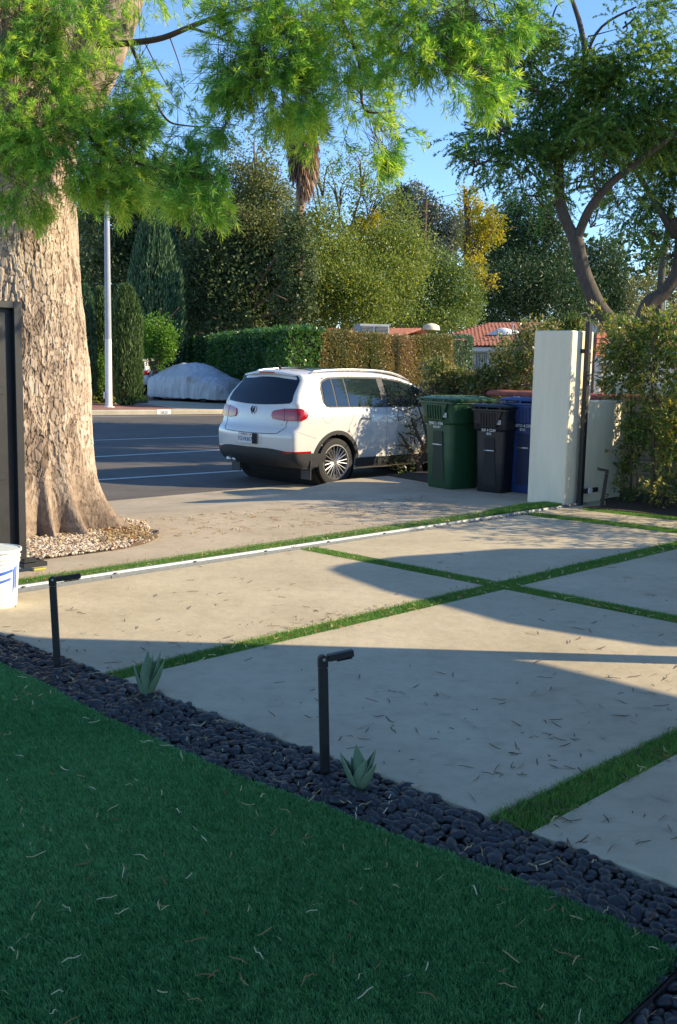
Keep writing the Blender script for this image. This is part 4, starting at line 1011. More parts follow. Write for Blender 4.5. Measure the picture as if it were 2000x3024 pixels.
def make_suv():
    e = empty('parked_suv', (0, 0, 0)); RY = .775; WX = (.93, 3.53)
    # body: points of a subdivided box pushed on to the surface
    nx, ny, nz = 88, 40, 40; Vd = {}; V = []; F = []
    def vid(i, j, k):
        key = (i, j, k)
        if key not in Vd: Vd[key] = len(V); V.append((i / nx, j / ny, k / nz))
        return Vd[key]
    for i in range(nx):
        for j in range(ny): F += [(vid(i, j, 0), vid(i, j + 1, 0), vid(i + 1, j + 1, 0), vid(i + 1, j, 0)), (vid(i, j, nz), vid(i + 1, j, nz), vid(i + 1, j + 1, nz), vid(i, j + 1, nz))]
    for i in range(nx):
        for k in range(nz): F += [(vid(i, 0, k), vid(i + 1, 0, k), vid(i + 1, 0, k + 1), vid(i, 0, k + 1)), (vid(i, ny, k), vid(i, ny, k + 1), vid(i + 1, ny, k + 1), vid(i + 1, ny, k))]
    for j in range(ny):
        for k in range(nz): F += [(vid(0, j, k), vid(0, j, k + 1), vid(0, j + 1, k + 1), vid(0, j + 1, k)), (vid(nx, j, k), vid(nx, j + 1, k), vid(nx, j + 1, k + 1), vid(nx, j, k + 1))]
    U_ = np.array(V); bxp = np.stack([U_[:, 0] * 4.6 - .1, (U_[:, 1] * 2 - 1) * .95, .2 + U_[:, 2] * 1.55], -1)
    an = np.stack([np.clip(bxp[:, 0], .75, 3.55), np.clip(bxp[:, 1], -.35, .35) * 0 + bxp[:, 1] * .35, np.full(len(U_), .72) + (bxp[:, 2] - .72) * .30], -1)
    an[:, 0] = np.clip(bxp[:, 0], .75, 3.55)
    d = bxp - an; t = bis(lambda t: carf(an[:, 0] + d[:, 0] * t, an[:, 1] + d[:, 1] * t, an[:, 2] + d[:, 2] * t), np.zeros(len(U_)), np.full(len(U_), 2.5))
    Pn = an + d * t[:, None]; Fa = np.array(F); fc = Pn[Fa].mean(1)
    cut = np.zeros(len(Fa), bool)
    for wx in WX: cut |= (np.hypot(fc[:, 0] - wx, fc[:, 2] - .36) < .40) & (np.abs(fc[:, 1]) > .45)
    me = mesh_np(Pn, Fa[~cut], M['car_paint'], True); link('body', me, e)
    bm = bmesh.new(); bm.from_mesh(me); bmesh.ops.recalc_face_normals(bm, faces=bm.faces); bm.to_mesh(me); bm.free()
    # inner wells and underbody
    m_ = MB()
    for wx in WX: m_.lathe([(.40, -.86), (.43, -.5), (.43, .5), (.40, .86)], 28, 'y', (wx, 0, .36))
    m_.box((2.2, 0, .34), (3.6, 1.3, .16)); m_.box((.45, 0, .36), (.5, 1.1, .12)); m_.build('underbody', M['under'], e)
    for sgn in (-1, 1):
        for wx in WX:
            arc_ = np.linspace(-.18, math.pi + .18, 36); rows = []
            for rr in (.385, .40, .425, .438):
                x_ = wx + rr * np.cos(arc_) * 1.02; z_ = .36 + rr * np.sin(arc_) * 1.02; rows.append(np.stack([x_, surf_side(x_, z_, sgn), z_], -1))
            patch('wheel_arch', np.array(rows), M['car_plastic'], e, .012, .05)
        P1 = strip_side(1.36, 3.10, lambda x: .26, lambda x: .395, sgn, 20, 4); patch('sill_cladding', P1, M['car_plastic'], e, .012, .04)
        # glass
        zb = lambda x: 1.145 - .02 * x / 3; 
        zt_ = lambda x: np.interp(x, [.7, .9, 1.3, 2.0, 2.4, 2.7, 2.98, 3.12], [1.47, 1.535, 1.55, 1.545, 1.50, 1.42, 1.27, 1.15])
        a_, b_ = round_ends(.70, 3.12, zb, zt_, .10)
        patch('window_trim', strip_side(.70, 3.12, lambda x: a_(x) - .012, lambda x: b_(x) + .014, sgn, 46, 8, lambda t: .02 * t), M['seam'], e, .004, .02)
        for (x0, x1, nm) in ((.735, .945, 0), (.975, 1.195, 0), (1.225, 1.90, 1), (2.03, 3.02, 1)):
            tt = lambda x: zt_(x) - .012; bb = lambda x: zb(x) + .004
            if x0 < .8: bb2, tt2 = round_ends(x0, x1 + .2, bb, tt, .07)
            else: bb2, tt2 = bb, tt
            patch('side_window', strip_side(x0, x1, bb2, tt2, sgn, 20, 8, lambda t: .025 * t), M['glass_side'], e, .009, .01)
        m_ = MB(); xs = np.linspace(.80, 3.0, 30); zz_ = np.array([zt_(x) + .028 for x in xs]); yy = surf_side(xs, zz_, sgn); m_.tube([(x, y, z) for x, y, z in zip(xs, yy, zz_)], .009, 6); m_.build('window_chrome', M['satin'], e, True)
        # seams: door gaps, handle, fuel flap
        for xs_, zs_ in (([1.26, 1.24, 1.16, 1.28, 1.38], [1.13, .98, .82, .66, .50]), ([1.97, 1.96, 1.96, 1.97], [1.13, .9, .6, .46]), ([3.06, 3.05, 3.02, 3.0], [1.12, .9, .6, .46])):
            q = np.array(smooth_path([(x, 0, z) for x, z in zip(xs_, zs_)], 6)); y_ = surf_side(q[:, 0], q[:, 2], sgn)
            m_ = MB(); m_.tube([(a, b, c) for a, b, c in zip(q[:, 0], y_ + sgn * -.001, q[:, 2])], .0035, 4); m_.build('door_gap', M['seam'], e)
        for hx in (1.42, 2.15):
            xs = np.linspace(hx, hx + .19, 8); y_ = surf_side(xs, np.full(8, .98), sgn); m_ = MB(); m_.tube([(a, b + sgn * .025, .98) for a, b in zip(xs, y_)], [.008] + [.013] * 6 + [.008], 8); m_.build('door_handle', M['car_paint'], e, True)
        # mirror
        ym = float(surf_side(np.array([2.9]), np.array([1.12]), sgn)[0]); m_ = MB(); m_.box((2.92, ym + sgn * .13, 1.18), (.10, .20, .14), None, .03); m_.box((2.95, ym + sgn * .03, 1.12), (.06, .10, .04), None, .01); m_.build('door_mirror', M['car_paint'], e)
        # rails
        xs = np.linspace(.62, 2.85, 24); yr = .60 - .03 * np.clip(xs - 2, 0, 1); zr_ = surf_top(xs, yr); lift = .052 * np.sin(np.pi * np.clip((xs - .62) / 2.23, 0, 1)) ** .28
        m_ = MB(); m_.tube([(x, sgn * y, z + l - .004) for x, y, z, l in zip(xs, yr, zr_, lift)], [.008] + [.018] * 22 + [.008], 8); m_.build('roof_rail', M['satin'], e, True)
        # tail lamps (wrap the corner)
        ph = np.radians(np.linspace(27, 59, 20)); rows = []
        for t in np.linspace(0, 1, 9):
            s_ = (ph - ph[0]) / (ph[-1] - ph[0]); cz = 1.03 + .005 * s_; hh = .083 * np.minimum(1, .62 + .9 * s_) * np.sqrt(np.clip(1 - np.clip((s_ - .72) / .28, 0, 1) ** 2.2, .02, 1)) * np.clip(s_ / .05, .35, 1)
            z_ = cz + hh * (2 * t - 1) - .012 * (1 - s_); x_, y_ = surf_pol(ph, z_); rows.append(np.stack([x_, y_ * (-sgn if False else 1) * (1 if sgn < 0 else -1), z_], -1))
        rows = np.array(rows)
        lamp = patch('tail_lamp', rows, M['lamp_red'], e, .018, .03)
        patch('lamp_segment', rows[1:4, 10:14], M['lamp_clear'], lamp, .0195, .001)
        m_ = MB(); c_ = rows[:, 8]; nn = nrm(c_); m_.tube([tuple(p) for p in (c_ + nn * .019)], .003, 4); m_.build('lamp_gap', M['seam'], lamp)
        # rear reflectors
        ph = np.radians(np.linspace(40, 62, 8)) * (1); rows = []
        for z0 in (.50, .528): x_, y_ = surf_pol(ph, np.full(8, z0)); rows.append(np.stack([x_, y_ * (1 if sgn < 0 else -1), np.full(8, z0)], -1))
        patch('reflector', np.array(rows), M['lamp_red'], e, .017, .003)
        m_ = MB(); m_.box((.44, sgn * .78, .26), (.02, .20, .28), None, .004); m_.build('mud_flap', M['car_plastic'], e)
        # wheels
        for wx in WX:
            w = MB(); w.lathe([(.245, -.10), (.30, -.108), (.335, -.10), (.345, -.07), (.347, 0), (.345, .07), (.335, .10), (.30, .108), (.245, .10)], 48, 'y', (0, 0, 0), True)
            wh = w.build('wheel', M['tyre'], e, True, 50); wh.location = (wx, sgn * RY, .347)
            w = MB(); o_ = sgn
            w.lathe([(.235, o_ * .075), (.252, o_ * .10), (.256, o_ * .104), (.240, o_ * .106), (.226, o_ * .085), (.222, o_ * .02)], 48, 'y')
            w.lathe([(.0, o_ * .088), (.035, o_ * .088), (.042, o_ * .078), (.045, o_ * .05)], 24, 'y')
            for q in range(10):
                for dq in (-.075, .075):
                    a0 = 2 * math.pi * q / 10 + dq * 1.1; a1 = 2 * math.pi * q / 10 + dq * 1.9
                    p0 = Vector((.035 * math.cos(a0), o_ * .076, .035 * math.sin(a0))); p1 = Vector((.228 * math.cos(a1), o_ * .092, .228 * math.sin(a1)))
                    w.tube([p0, (p0 + p1) / 2 + Vector((0, o_ * .004, 0)), p1], [.013, .010, .010], 6)
            w.build('rim', M['rim'], wh, True, 40)
            w = MB(); w.lathe([(0, o_ * .03), (.225, o_ * .03)], 32, 'y'); w.lathe([(.0, o_ * .045), (.14, o_ * .045), (.14, o_ * .03)], 32, 'y'); w.build('brake_disc', M['rim_dark'], wh)
    # rear bumper lower
    ph = np.radians(np.linspace(-78, 78, 60)); rows = []
    top = lambda a: .555 - .05 * sm((np.abs(np.degrees(a)) - 25) / 30) - .02 * sm((np.abs(np.degrees(a)) - 55) / 20)
    for t in np.linspace(0, 1, 7):
        z_ = .30 * (1 - t) + top(ph) * t; x_, y_ = surf_pol(ph, z_); rows.append(np.stack([x_, y_, z_], -1))
    patch('rear_bumper', np.array(rows), M['car_plastic'], e, .014, .05)
    # tailgate glass
    rows = []
    for t in np.linspace(0, 1, 14):
        z = 1.185 + .375 * t; hw = (.70 - .10 * t) * (1 - .06 * (max(0, abs(t - .5) - .38) / .12) ** 2); y_ = np.linspace(-hw, hw, 30); zz_ = z - .03 * (1 - (y_ / hw) ** 2) * (1 - t) + .0 * t
        x_ = surf_rear(y_, zz_); rows.append(np.stack([x_, y_, zz_], -1))
    gl = patch('rear_window', np.array(rows), M['glass'], e, .006, .02)
    # spoiler lip + high stop lamp
    ys = np.linspace(-.60, .60, 24); m_ = MB(); rr = []
    for dx, dz in ((.10, .045), (-.03, .02), (-.06, -.002), (-.045, -.022), (.06, -.018)):
        rr.append([(.42 + .10 * (abs(y) / .6) ** 3 + dx, y, 1.605 - .045 * (y / .6) ** 2 + dz) for y in ys])
    m_.grid(rr); m_.build('spoiler', M['car_paint'], e, True)
    m_ = MB(); m_.grid([[(.42 - .061 + .10 * (abs(y) / .6) ** 3, y, 1.605 - .045 * (y / .6) ** 2 + dz) for y in np.linspace(-.17, .17, 10)] for dz in (.013, -.008)]); m_.grid([[(.42 - .061 + .02, y, 1.60 + dz) for y in np.linspace(-.17, .17, 10)] for dz in (.013, -.008)]); m_.build('high_stop_lamp', M['lamp_red'], e)
    # tailgate outline
    q = []
    for y, z in ((-.77, 1.10), (-.66, .93), (-.655, .86), (-.60, .79), (-.5, .765), (0, .755), (.5, .765), (.60, .79), (.655, .86), (.66, .93), (.77, 1.10)): q.append((0, y, z))
    q = np.array(smooth_path(q, 6)); x_ = surf_rear(q[:, 1], q[:, 2]); m_ = MB(); m_.tube([(a - .001, b, c) for a, b, c in zip(x_, q[:, 1], q[:, 2])], .0045, 4); m_.build('tailgate_gap', M['seam'], e)
    # plate recess, plate
    rows = []
    for z in np.linspace(.60, .752, 6): y_ = np.linspace(-.30, .30, 14); rows.append(np.stack([surf_rear(y_, np.full(14, z)), y_, np.full(14, z)], -1))
    rec = patch('plate_recess', np.array(rows), M['car_paint'], e, .006, .01)
    m_ = MB(); m_.box((-.022, -.04, .678), (.010, .40, .150), None, .003); m_.build('plate_holder', M['under'], e)
    m_ = MB(); m_.box((-.030, .005, .678), (.006, .305, .148), None, .002); pl = m_.build('licence_plate', M['plate'], e)
    back_m = lambda x, y, z: Matrix.Translation(Vector((x, y, z))) @ Matrix(((0, 0, -1, 0), (-1, 0, 0, 0), (0, 1, 0, 0), (0, 0, 0, 1)))
    text_mesh('7GVR807', .082, M['plate_blue'], pl, back_m(-.0335, .005, .660)); text_mesh('California', .034, M['plate_red'], pl, back_m(-.0335, .02, .732))
    m_ = MB(); m_.box((-.0338, -.115, .728), (.001, .03, .022)); m_.build('sticker', M['plate_red'], pl)
    # emblem: ring with V over W
    xe = float(surf_rear(np.array([0.0]), np.array([1.07]))[0]); em = MB(); R_ = .062; xo = xe - .010
    em.tube([(xo, R_ * math.cos(a), 1.07 + R_ * math.sin(a)) for a in np.linspace(0, 2 * math.pi, 33)], .0055, 6, False)
    seg = lambda pts: em.tube([(xo - .002, -y * R_, 1.07 + z * R_) for y, z in pts], .0050, 5)
    seg([(-.38, .92), (0, .12), (.38, .92)]); seg([(-.93, .30), (-.45, -.85), (0, -.05), (.45, -.85), (.93, .30)])
    emo = em.build('emblem', M['chrome'], e, True); m_ = MB(); m_.lathe([(0, xo + .004), (R_, xo + .004), (R_, xo + .012)], 28, 'x', (0, 0, 1.07)); m_.build('emblem_disc', M['rim_dark'], emo)
    text_mesh('Tiguan', .052, M['satin'], e, back_m(float(surf_rear(np.array([-.52]), np.array([.90]))[0]) - .004, -.52, .895))
    # fuel flap ring
    th_ = np.linspace(0, 2 * math.pi, 25); x_ = .74 + .085 * np.cos(th_); z_ = 1.0 + .085 * np.sin(th_); y_ = surf_side(x_, z_, -1); m_ = MB(); m_.tube([(a, b + .001, c) for a, b, c in zip(x_, y_, z_)], .0028, 4, False); m_.build('fuel_flap', M['seam'], e)
    # bumper crease seam side
    xs = np.linspace(.20, .53, 10); zs_ = np.linspace(.80, .70, 10); y_ = surf_side(xs, zs_, -1); m_ = MB(); m_.tube([(a, b + .001, c) for a, b, c in zip(xs, y_, zs_)], .003, 4); m_.build('bumper_gap', M['seam'], e)
    # roof glass, aerial, windscreen, front lamps, exhaust
    rows = []
    for x in np.linspace(.80, 2.2, 14): y_ = np.linspace(-.46, .46, 14); rows.append(np.stack([np.full(14, x), y_, surf_top(np.full(14, x), y_)], -1))
    patch('roof_glass', np.array(rows), M['glass'], e, .006, .01)
    m_ = MB(); m_.tube([(.62, 0, 1.66), (.60, 0, 1.70), (.54, 0, 1.735)], [.022, .012, .006], 8); m_.build('aerial', M['under'], e, True)
    rows = []
    for x in np.linspace(2.62, 3.34, 12): y_ = np.linspace(-.62, .62, 14) * (1 + .06 * (x - 2.6)); rows.append(np.stack([np.full(14, x), y_, surf_top(np.full(14, x), y_)], -1))
    patch('windscreen', np.array(rows), M['glass_side'], e, .006, .02)
    for sgn in (-1, 1):
        m_ = MB(); m_.tube([(.10, sgn * .0 + .56, .33), (.24, .56, .33)], .035, 12) if sgn > 0 else m_.tube([(.12, .46, .33), (.24, .46, .33)], .035, 12); m_.build('exhaust_pipe', M['satin'], e, True)
        m_ = MB(); m_.box((4.12, sgn * .66, .84), (.26, .26, .12), Matrix.Rotation(sgn * -.5, 3, 'Z'), .03); m_.build('headlight', M['window'], e)
    m_ = MB(); m_.tube([(.20, .05, 1.20), (.235, -.10, 1.235), (.27, -.40, 1.25)], .006, 5); m_.build('rear_wiper', M['under'], e)
    return e
def copy_tree(o, parent=None, label=None):
    c = o.copy(); COL.objects.link(c); c.parent = parent
    if parent is not None: c.matrix_parent_inverse = o.matrix_parent_inverse.copy()
    for ch in list(o.children): copy_tree(ch, c)
    return c
suv = make_suv()
tag(suv, 'white SUV parked at the kerb with dark rear window and red tail lamps', 'car')
CH = math.radians(44.5); suv.rotation_euler = (0, 0, CH); suv.location = (-1.33, 15.0, -.15)
suv2 = copy_tree(suv); suv2["label"] = 'small distant white car half hidden behind the clipped cypress across the road'
suv2.location = (-9.35, 46.3, 0); suv2.rotation_euler = (0, 0, math.radians(84)); suv2.name = 'parked_car'

# ================================================================== SHRUBS NEAR THE BINS
def shrub_at(name, label, boxes, matl, n, leaf, root, stems=5, cat='shrub', wood='wood', z0=0, shell=.3, clump=.22, stem_r=.02):
    """boxes: (px,py,rx,ry,D,w)"""
    bx = P(*root, z0); e = empty(name, bx); tag(e, label, cat)
    pts, out, tn = blob_points(boxes, n, shell, clump, cl=lambda k_: max(4, k_ // 40))
    d = unit(rdir(len(pts)) + out * .5 + np.array([.1, -.1, .15])); tint = np.clip(tn * .6 + .15 + rng.normal(0, .2, len(pts)), 0, 1)
    link('foliage', leaves_mesh(pts - bx, d, leaf[0] * rng.uniform(.6, 1.3, len(pts)), leaf[1] * rng.uniform(.7, 1.2, len(pts)), matl, tint), e)
    mb = MB()
    for i in range(stems):
        b = boxes[i % len(boxes)]; c = Q(b[0] + rng.normal(0, b[2] * .4), b[1] - b[3] * .3, b[4]) - bx; s = np.array([c[0] * .5 + rng.normal(0, .08), c[1] * .5 + rng.normal(0, .08), 0.0]) if len(boxes) > 1 else rng.normal(0, .05, 3) * [1, 1, 0]
        limb(mb, [s, s * .6 + c * .35 + rng.normal(0, .06, 3), c * .7 + s * .3 + rng.normal(0, .05, 3), c], stem_r, .006, 6, 4)
        for _ in range(3):
            q = c * .7 + s * .3; limb(mb, [q, q + rng.normal(0, .18, 3) + [0, 0, .12], q + rng.normal(0, .3, 3) + [0, 0, .25]], stem_r * .45, .004, 5, 3)
    mb.build('stems', M[wood], e, True); return e
shrub_at('photinia_hedge', 'bronze and green leafy hedge growing above the bins along the wall', [(1285, 1105, 50, 50, 16.8), (1350, 1125, 55, 42, 16.8), (1430, 1128, 55, 40, 16.6), (1505, 1060, 50, 70, 16.2, 1.3), (1570, 1050, 50, 90, 15.6, 1.3), (1330, 1140, 70, 40, 16.9, 1), (1460, 1130, 90, 45, 16.5, 1), (1550, 1120, 60, 50, 16.0), (1620, 1010, 40, 60, 15.6, .8)], M['lf_photinia'], 13000, (.066, .034), (1380, 1425), 12, 'hedge')
# twisted bare shrub beside the SUV
tb = P(1238, 1392); e = empty('bare_shrub', tb); tag(e, 'twisted nearly bare shrub between the SUV and the green bin', 'shrub')
mb = MB(); tq = lambda x, y, D=tb[1]: Q(x, y, D) - tb
limb(mb, [tq(1240, 1395), tq(1238, 1360), tq(1250, 1320), tq(1236, 1290), tq(1215, 1235)], .05, .018, 8)
limb(mb, [tq(1240, 1380), tq(1225, 1345), tq(1200, 1310), tq(1185, 1285), tq(1160, 1270)], .035, .008, 7)
limb(mb, [tq(1245, 1370), tq(1255, 1330), tq(1262, 1290), tq(1250, 1240), tq(1262, 1180), tq(1275, 1140)], .035, .010, 7)
limb(mb, [tq(1250, 1240), tq(1235, 1190), tq(1245, 1130)], .018, .007, 6)
limb(mb, [tq(1205, 1320), tq(1175, 1315), tq(1150, 1330)], .014, .004, 5)
for _ in range(26):
    x, y = rng.uniform(1150, 1270), rng.uniform(1150, 1390); limb(mb, [tq(1225 + rng.normal(0, 15), min(1385, y + 30)), tq(x, y, tb[1] + rng.normal(0, .2)), tq(x + rng.normal(0, 25), y - rng.uniform(5, 40), tb[1] + rng.normal(0, .3))], .008, .003, 4, 3)
mb.build('stems', M['wood'], e, True)
pts, out, tn = blob_points([(1190, 1330, 45, 55, tb[1]), (1160, 1300, 35, 40, tb[1] + .1), (1230, 1250, 35, 60, tb[1]), (1250, 1160, 30, 45, tb[1] + .3), (1200, 1380, 50, 25, tb[1])], 620, .2, .25, cl=lambda k_: max(4, k_ // 12))
link('foliage', leaves_mesh(pts - tb, rdir(len(pts)), .055, .026, M['lf_photinia'], tn), e)
# off to the right of the car: more of that hedge, thin, giving the dappled side
shrub_at('kerb_shrub', 'loose small leaved shrub on the verge behind the green bin', [(1330, 1200, 40, 60, 16.6, 1), (1400, 1190, 40, 60, 16.8, 1), (1360, 1280, 50, 60, 16.5, .6), (1300, 1260, 30, 60, 16.2, .4), (1450, 1160, 50, 60, 17.2, .8)], M['lf_photinia'], 2600, (.055, .026), (1360, 1395), 10, wood='wood')

# wall shrubs on the right
def vine(label, root, blobs, n, stems):
    bx = P(*root); e = empty('wall_shrub', bx); tag(e, label, 'shrub', 'leafy shrubs trained against the right wall')
    C_, O_, T_ = blob_points(blobs, n, .2, .25, cl=lambda k_: max(3, k_ // 8))
    Dr = unit(O_ * .6 + np.array([0, -.1, .1]) + rng.normal(0, .5, C_.shape))
    link('foliage', sprays(C_ - bx, Dr, rng.uniform(.10, .22, len(C_)), 9, .062, .019, M['lf_vine'], .75, .05, T_, .15), e)
    mb = MB()
    for st in stems: limb(mb, [Q(x, y, D) - bx for x, y, D in st], .018, .006, 6, 4)
    mb.build('stems', M['wood'], e, True)
vine('leafy wall shrub nearest the gate pillar, thin over the low wall', (1800, 1495), [(1850, 1010, 60, 70, 13.2, 1.0), (1800, 960, 45, 40, 13.6, .5), (1835, 1100, 50, 55, 13.1, .9), (1875, 1260, 42, 110, 12.9, .6), (1865, 1420, 30, 55, 12.8, .35)], 850, [[(1862, 1490, 12.7), (1866, 1300, 12.8), (1862, 1100, 12.9), (1870, 960, 13.0)]])
vine('dense leafy wall shrub at the right edge with yellowing top', (1925, 1500), [(1930, 1020, 70, 80, 12.9, 1.2), (1990, 985, 60, 50, 12.8, 1.0), (1960, 1110, 70, 70, 12.7, 1.1), (1935, 1250, 55, 90, 12.4, .8), (2010, 1280, 60, 130, 12.2, .9), (1950, 1420, 50, 60, 12.2, .6), (2080, 1100, 90, 160, 12.0, .9)], 1800, [[(1925, 1500, 12.2), (1930, 1300, 12.3), (1925, 1100, 12.5), (1940, 960, 12.7)], [(2000, 1500, 12.1), (2010, 1300, 12.2), (1990, 1050, 12.5)]])
vine('leafy wall shrub continuing beyond the right edge', (2250, 1530), [(2250, 1100, 150, 160, 11.2, 1.0), (2450, 1120, 150, 170, 10.4, 1.0), (2250, 1350, 150, 120, 11.0, .8), (2650, 1200, 150, 190, 9.8, .8)], 1500, [[(2250, 1530, 11.2), (2260, 1300, 11.2), (2250, 1050, 11.2)]])

# ================================================================== ACROSS THE ROAD
lp = P(322, 1203); e = empty('street_lamp', lp); tag(e, 'tall pale street lamp post beside the clipped cypress', 'street lamp')
Lz = lambda y, x=310: Q(x, y, lp[1])[2]
mb = MB(); mb.lathe([(.135, 0), (.135, .05), (.115, .08), (.110, Lz(1001))], 20); mb.build('lower_post', M['pole'], e, True, 40)
mb = MB(); mb.lathe([(.108, Lz(1001)), (.075, 8.6), (.072, 8.7)], 20); mb.tube([(0, 0, 8.5), (0, -.05, 8.9), (.3, -.5, 9.2), (1.0, -1.6, 9.35)], [.07, .06, .05, .04], 8); mb.build('upper_post', M['pole_grey'], e, True, 40)
mb = MB(); mb.lathe([(.19, 0), (.19, .03), (.14, .04)], 8); mb.box((-.13, -.05, .40), (.06, .12, .22), None, .01); mb.build('base_plate', M['pole'], e)
mb = MB(); mb.box((1.2, -1.9, 9.33), (.22, .6, .12), Matrix.Rotation(.55, 3, 'Z'), .03); mb.build('lamp_head', M['pole_grey'], e)

# painted house number on the kerb
m_ = MB(); A = np.array(FP(0, 0, 0)); tK = [((P(x, 1207)[:2] - FC) @ FD) for x in (438, 479)]
m_.grid([[FP(t, -.004, z) for z in (-.145, -.035)] + [FP(t, .02 - .002, .002)] + [FP(t, .15, .0035)] for t in tK]); kp = m_.build('kerb_number', M['white_paint']); tag(kp, 'white painted kerb panel with a black house number across the road', 'house number')
ka = math.atan2(FD[1], FD[0]); tm = sum(tK) / 2; c_ = FP(tm, -.006, -.09)
text_mesh('5820', .13, M['seam'], kp, Matrix.Translation(Vector(c_)) @ Matrix.Rotation(ka, 4, 'Z') @ Matrix.Rotation(math.pi / 2, 4, 'X'))

def cypress(label, px, w_px, top, bot, D, n, matl, name='cypress_tree', group='clipped cypresses across the road', tuft=.09, taper=.35, kinds=None):
    b = P(px, bot); k = D / b[1]; b = Q(px, bot, D); b[2] = 0; H = Q(px, top, D)[2]; R0 = w_px / 2 * D / FPX
    e = empty(name, b); tag(e, label, 'tree', group)
    z = rng.random(n) ** .9; a = rng.uniform(0, 2 * math.pi, n)
    prof_ = lambda t: (np.clip(t / .10, .55, 1)) * np.clip((1 - t) / taper, 0, 1) ** .45
    lob = 1 + .12 * vnoise(np.c_[np.cos(a) * 4, np.sin(a) * 4, z * 2.2], 3) + .10 * (vnoise(np.c_[np.cos(a) * 9, np.sin(a) * 9, z * 3], 8) - .5)
    r = R0 * prof_(z) * lob * rng.uniform(.80, 1.02, n)
    p = np.c_[np.cos(a) * r, np.sin(a) * r, z * H]
    d = unit(np.c_[np.cos(a) * .25, np.sin(a) * .25, np.ones(n)] + rng.normal(0, .16, (n, 3)))
    tint = np.clip(.35 + .6 * (vnoise(np.c_[np.cos(a) * 5, np.sin(a) * 5, z * 6], 4) - .5) + rng.normal(0, .2, n), 0, 1)
    link('foliage', leaves_mesh(p, d, tuft * 1.7 * rng.uniform(.6, 1.4, n), tuft * .5, matl, tint), e)
    m_ = MB(); zz_ = np.linspace(0, .96, 14); m_.lathe([(R0 * .78 * float(prof_(np.array(t))), t * H) for t in zz_] + [(.01, H * .97)], 14); m_.build('dark_core', M['hedge_core'], e, True)  # solid near-black core for the dark inside of the tree
    m_ = MB(); m_.tube([(0, 0, 0), (0, 0, H * .5)], [.09, .05], 8); m_.build('trunk', M['wood'], e); return e
cypress('clipped bullet shaped cypress just right of the street lamp', 372, 92, 848, 1172, 37, 11000, M['lf_cypress'], taper=.25)
cypress('dark cypress directly behind the street lamp', 300, 55, 855, 1168, 38.5, 6000, M['lf_cypress'], taper=.25)
cypress('narrow cypress beside the big tree trunk', 258, 52, 850, 1175, 37.5, 6500, M['lf_juniper'], taper=.4)
cypress('tall shaggy blue green juniper behind the small lime tree', 455, 150, 632, 1150, 52, 14000, M['lf_juniper'], 'juniper_tree', None, .16, .5)
cypress('slimmer juniper leaning on the tall shaggy one', 505, 80, 690, 1150, 53, 6000, M['lf_juniper'], 'juniper_tree', None, .16, .5)
bg_tree('small_tree', 'small lime green tree with thin trunks between cypress and covered car', [(468, 985, 50, 50, 43, 1.3), (440, 1010, 35, 40, 43), (490, 1020, 36, 45, 43), (462, 1050, 40, 40, 43, .7)], M['lf_bright'], 6500, (.10, .055), [(460, 1150), (456, 1110), (462, 1050)], group=None, cl=lambda k_: k_ // 35)
shrub_at('round_shrub', 'bright green shrub between the two cypresses left of the lamp', [(290, 1100, 26, 55, 38.0)], M['lf_bright'], 1800, (.08, .045), (292, 1172), 3)
# ground cover
gcp = [tuple(P(x, y)[:2]) for x, y in [(60, 1193), (400, 1192), (438, 1189), (432, 1182), (380, 1170), (60, 1170)]]
g = fill(gcp, 40000)[:5200]; b_ = np.c_[g, rng.uniform(.02, .22, len(g))]
o = link('ground_cover', leaves_mesh(b_, unit(rdir(len(g)) + [0, 0, .5]), .11, .06, M['lf_cover'], rng.random(len(g)))); tag(o, 'low yellow green ground cover round the street lamp', 'ground cover', kind='stuff')
mb = MB(); mb.prism([tuple(P(x, y)[:2]) for x, y in [(-200, 1193), (400, 1192), (438, 1189), (432, 1182), (380, 1140), (-200, 1140)]], -.1, .02); structure('planting_bed', mb, M['soil'])

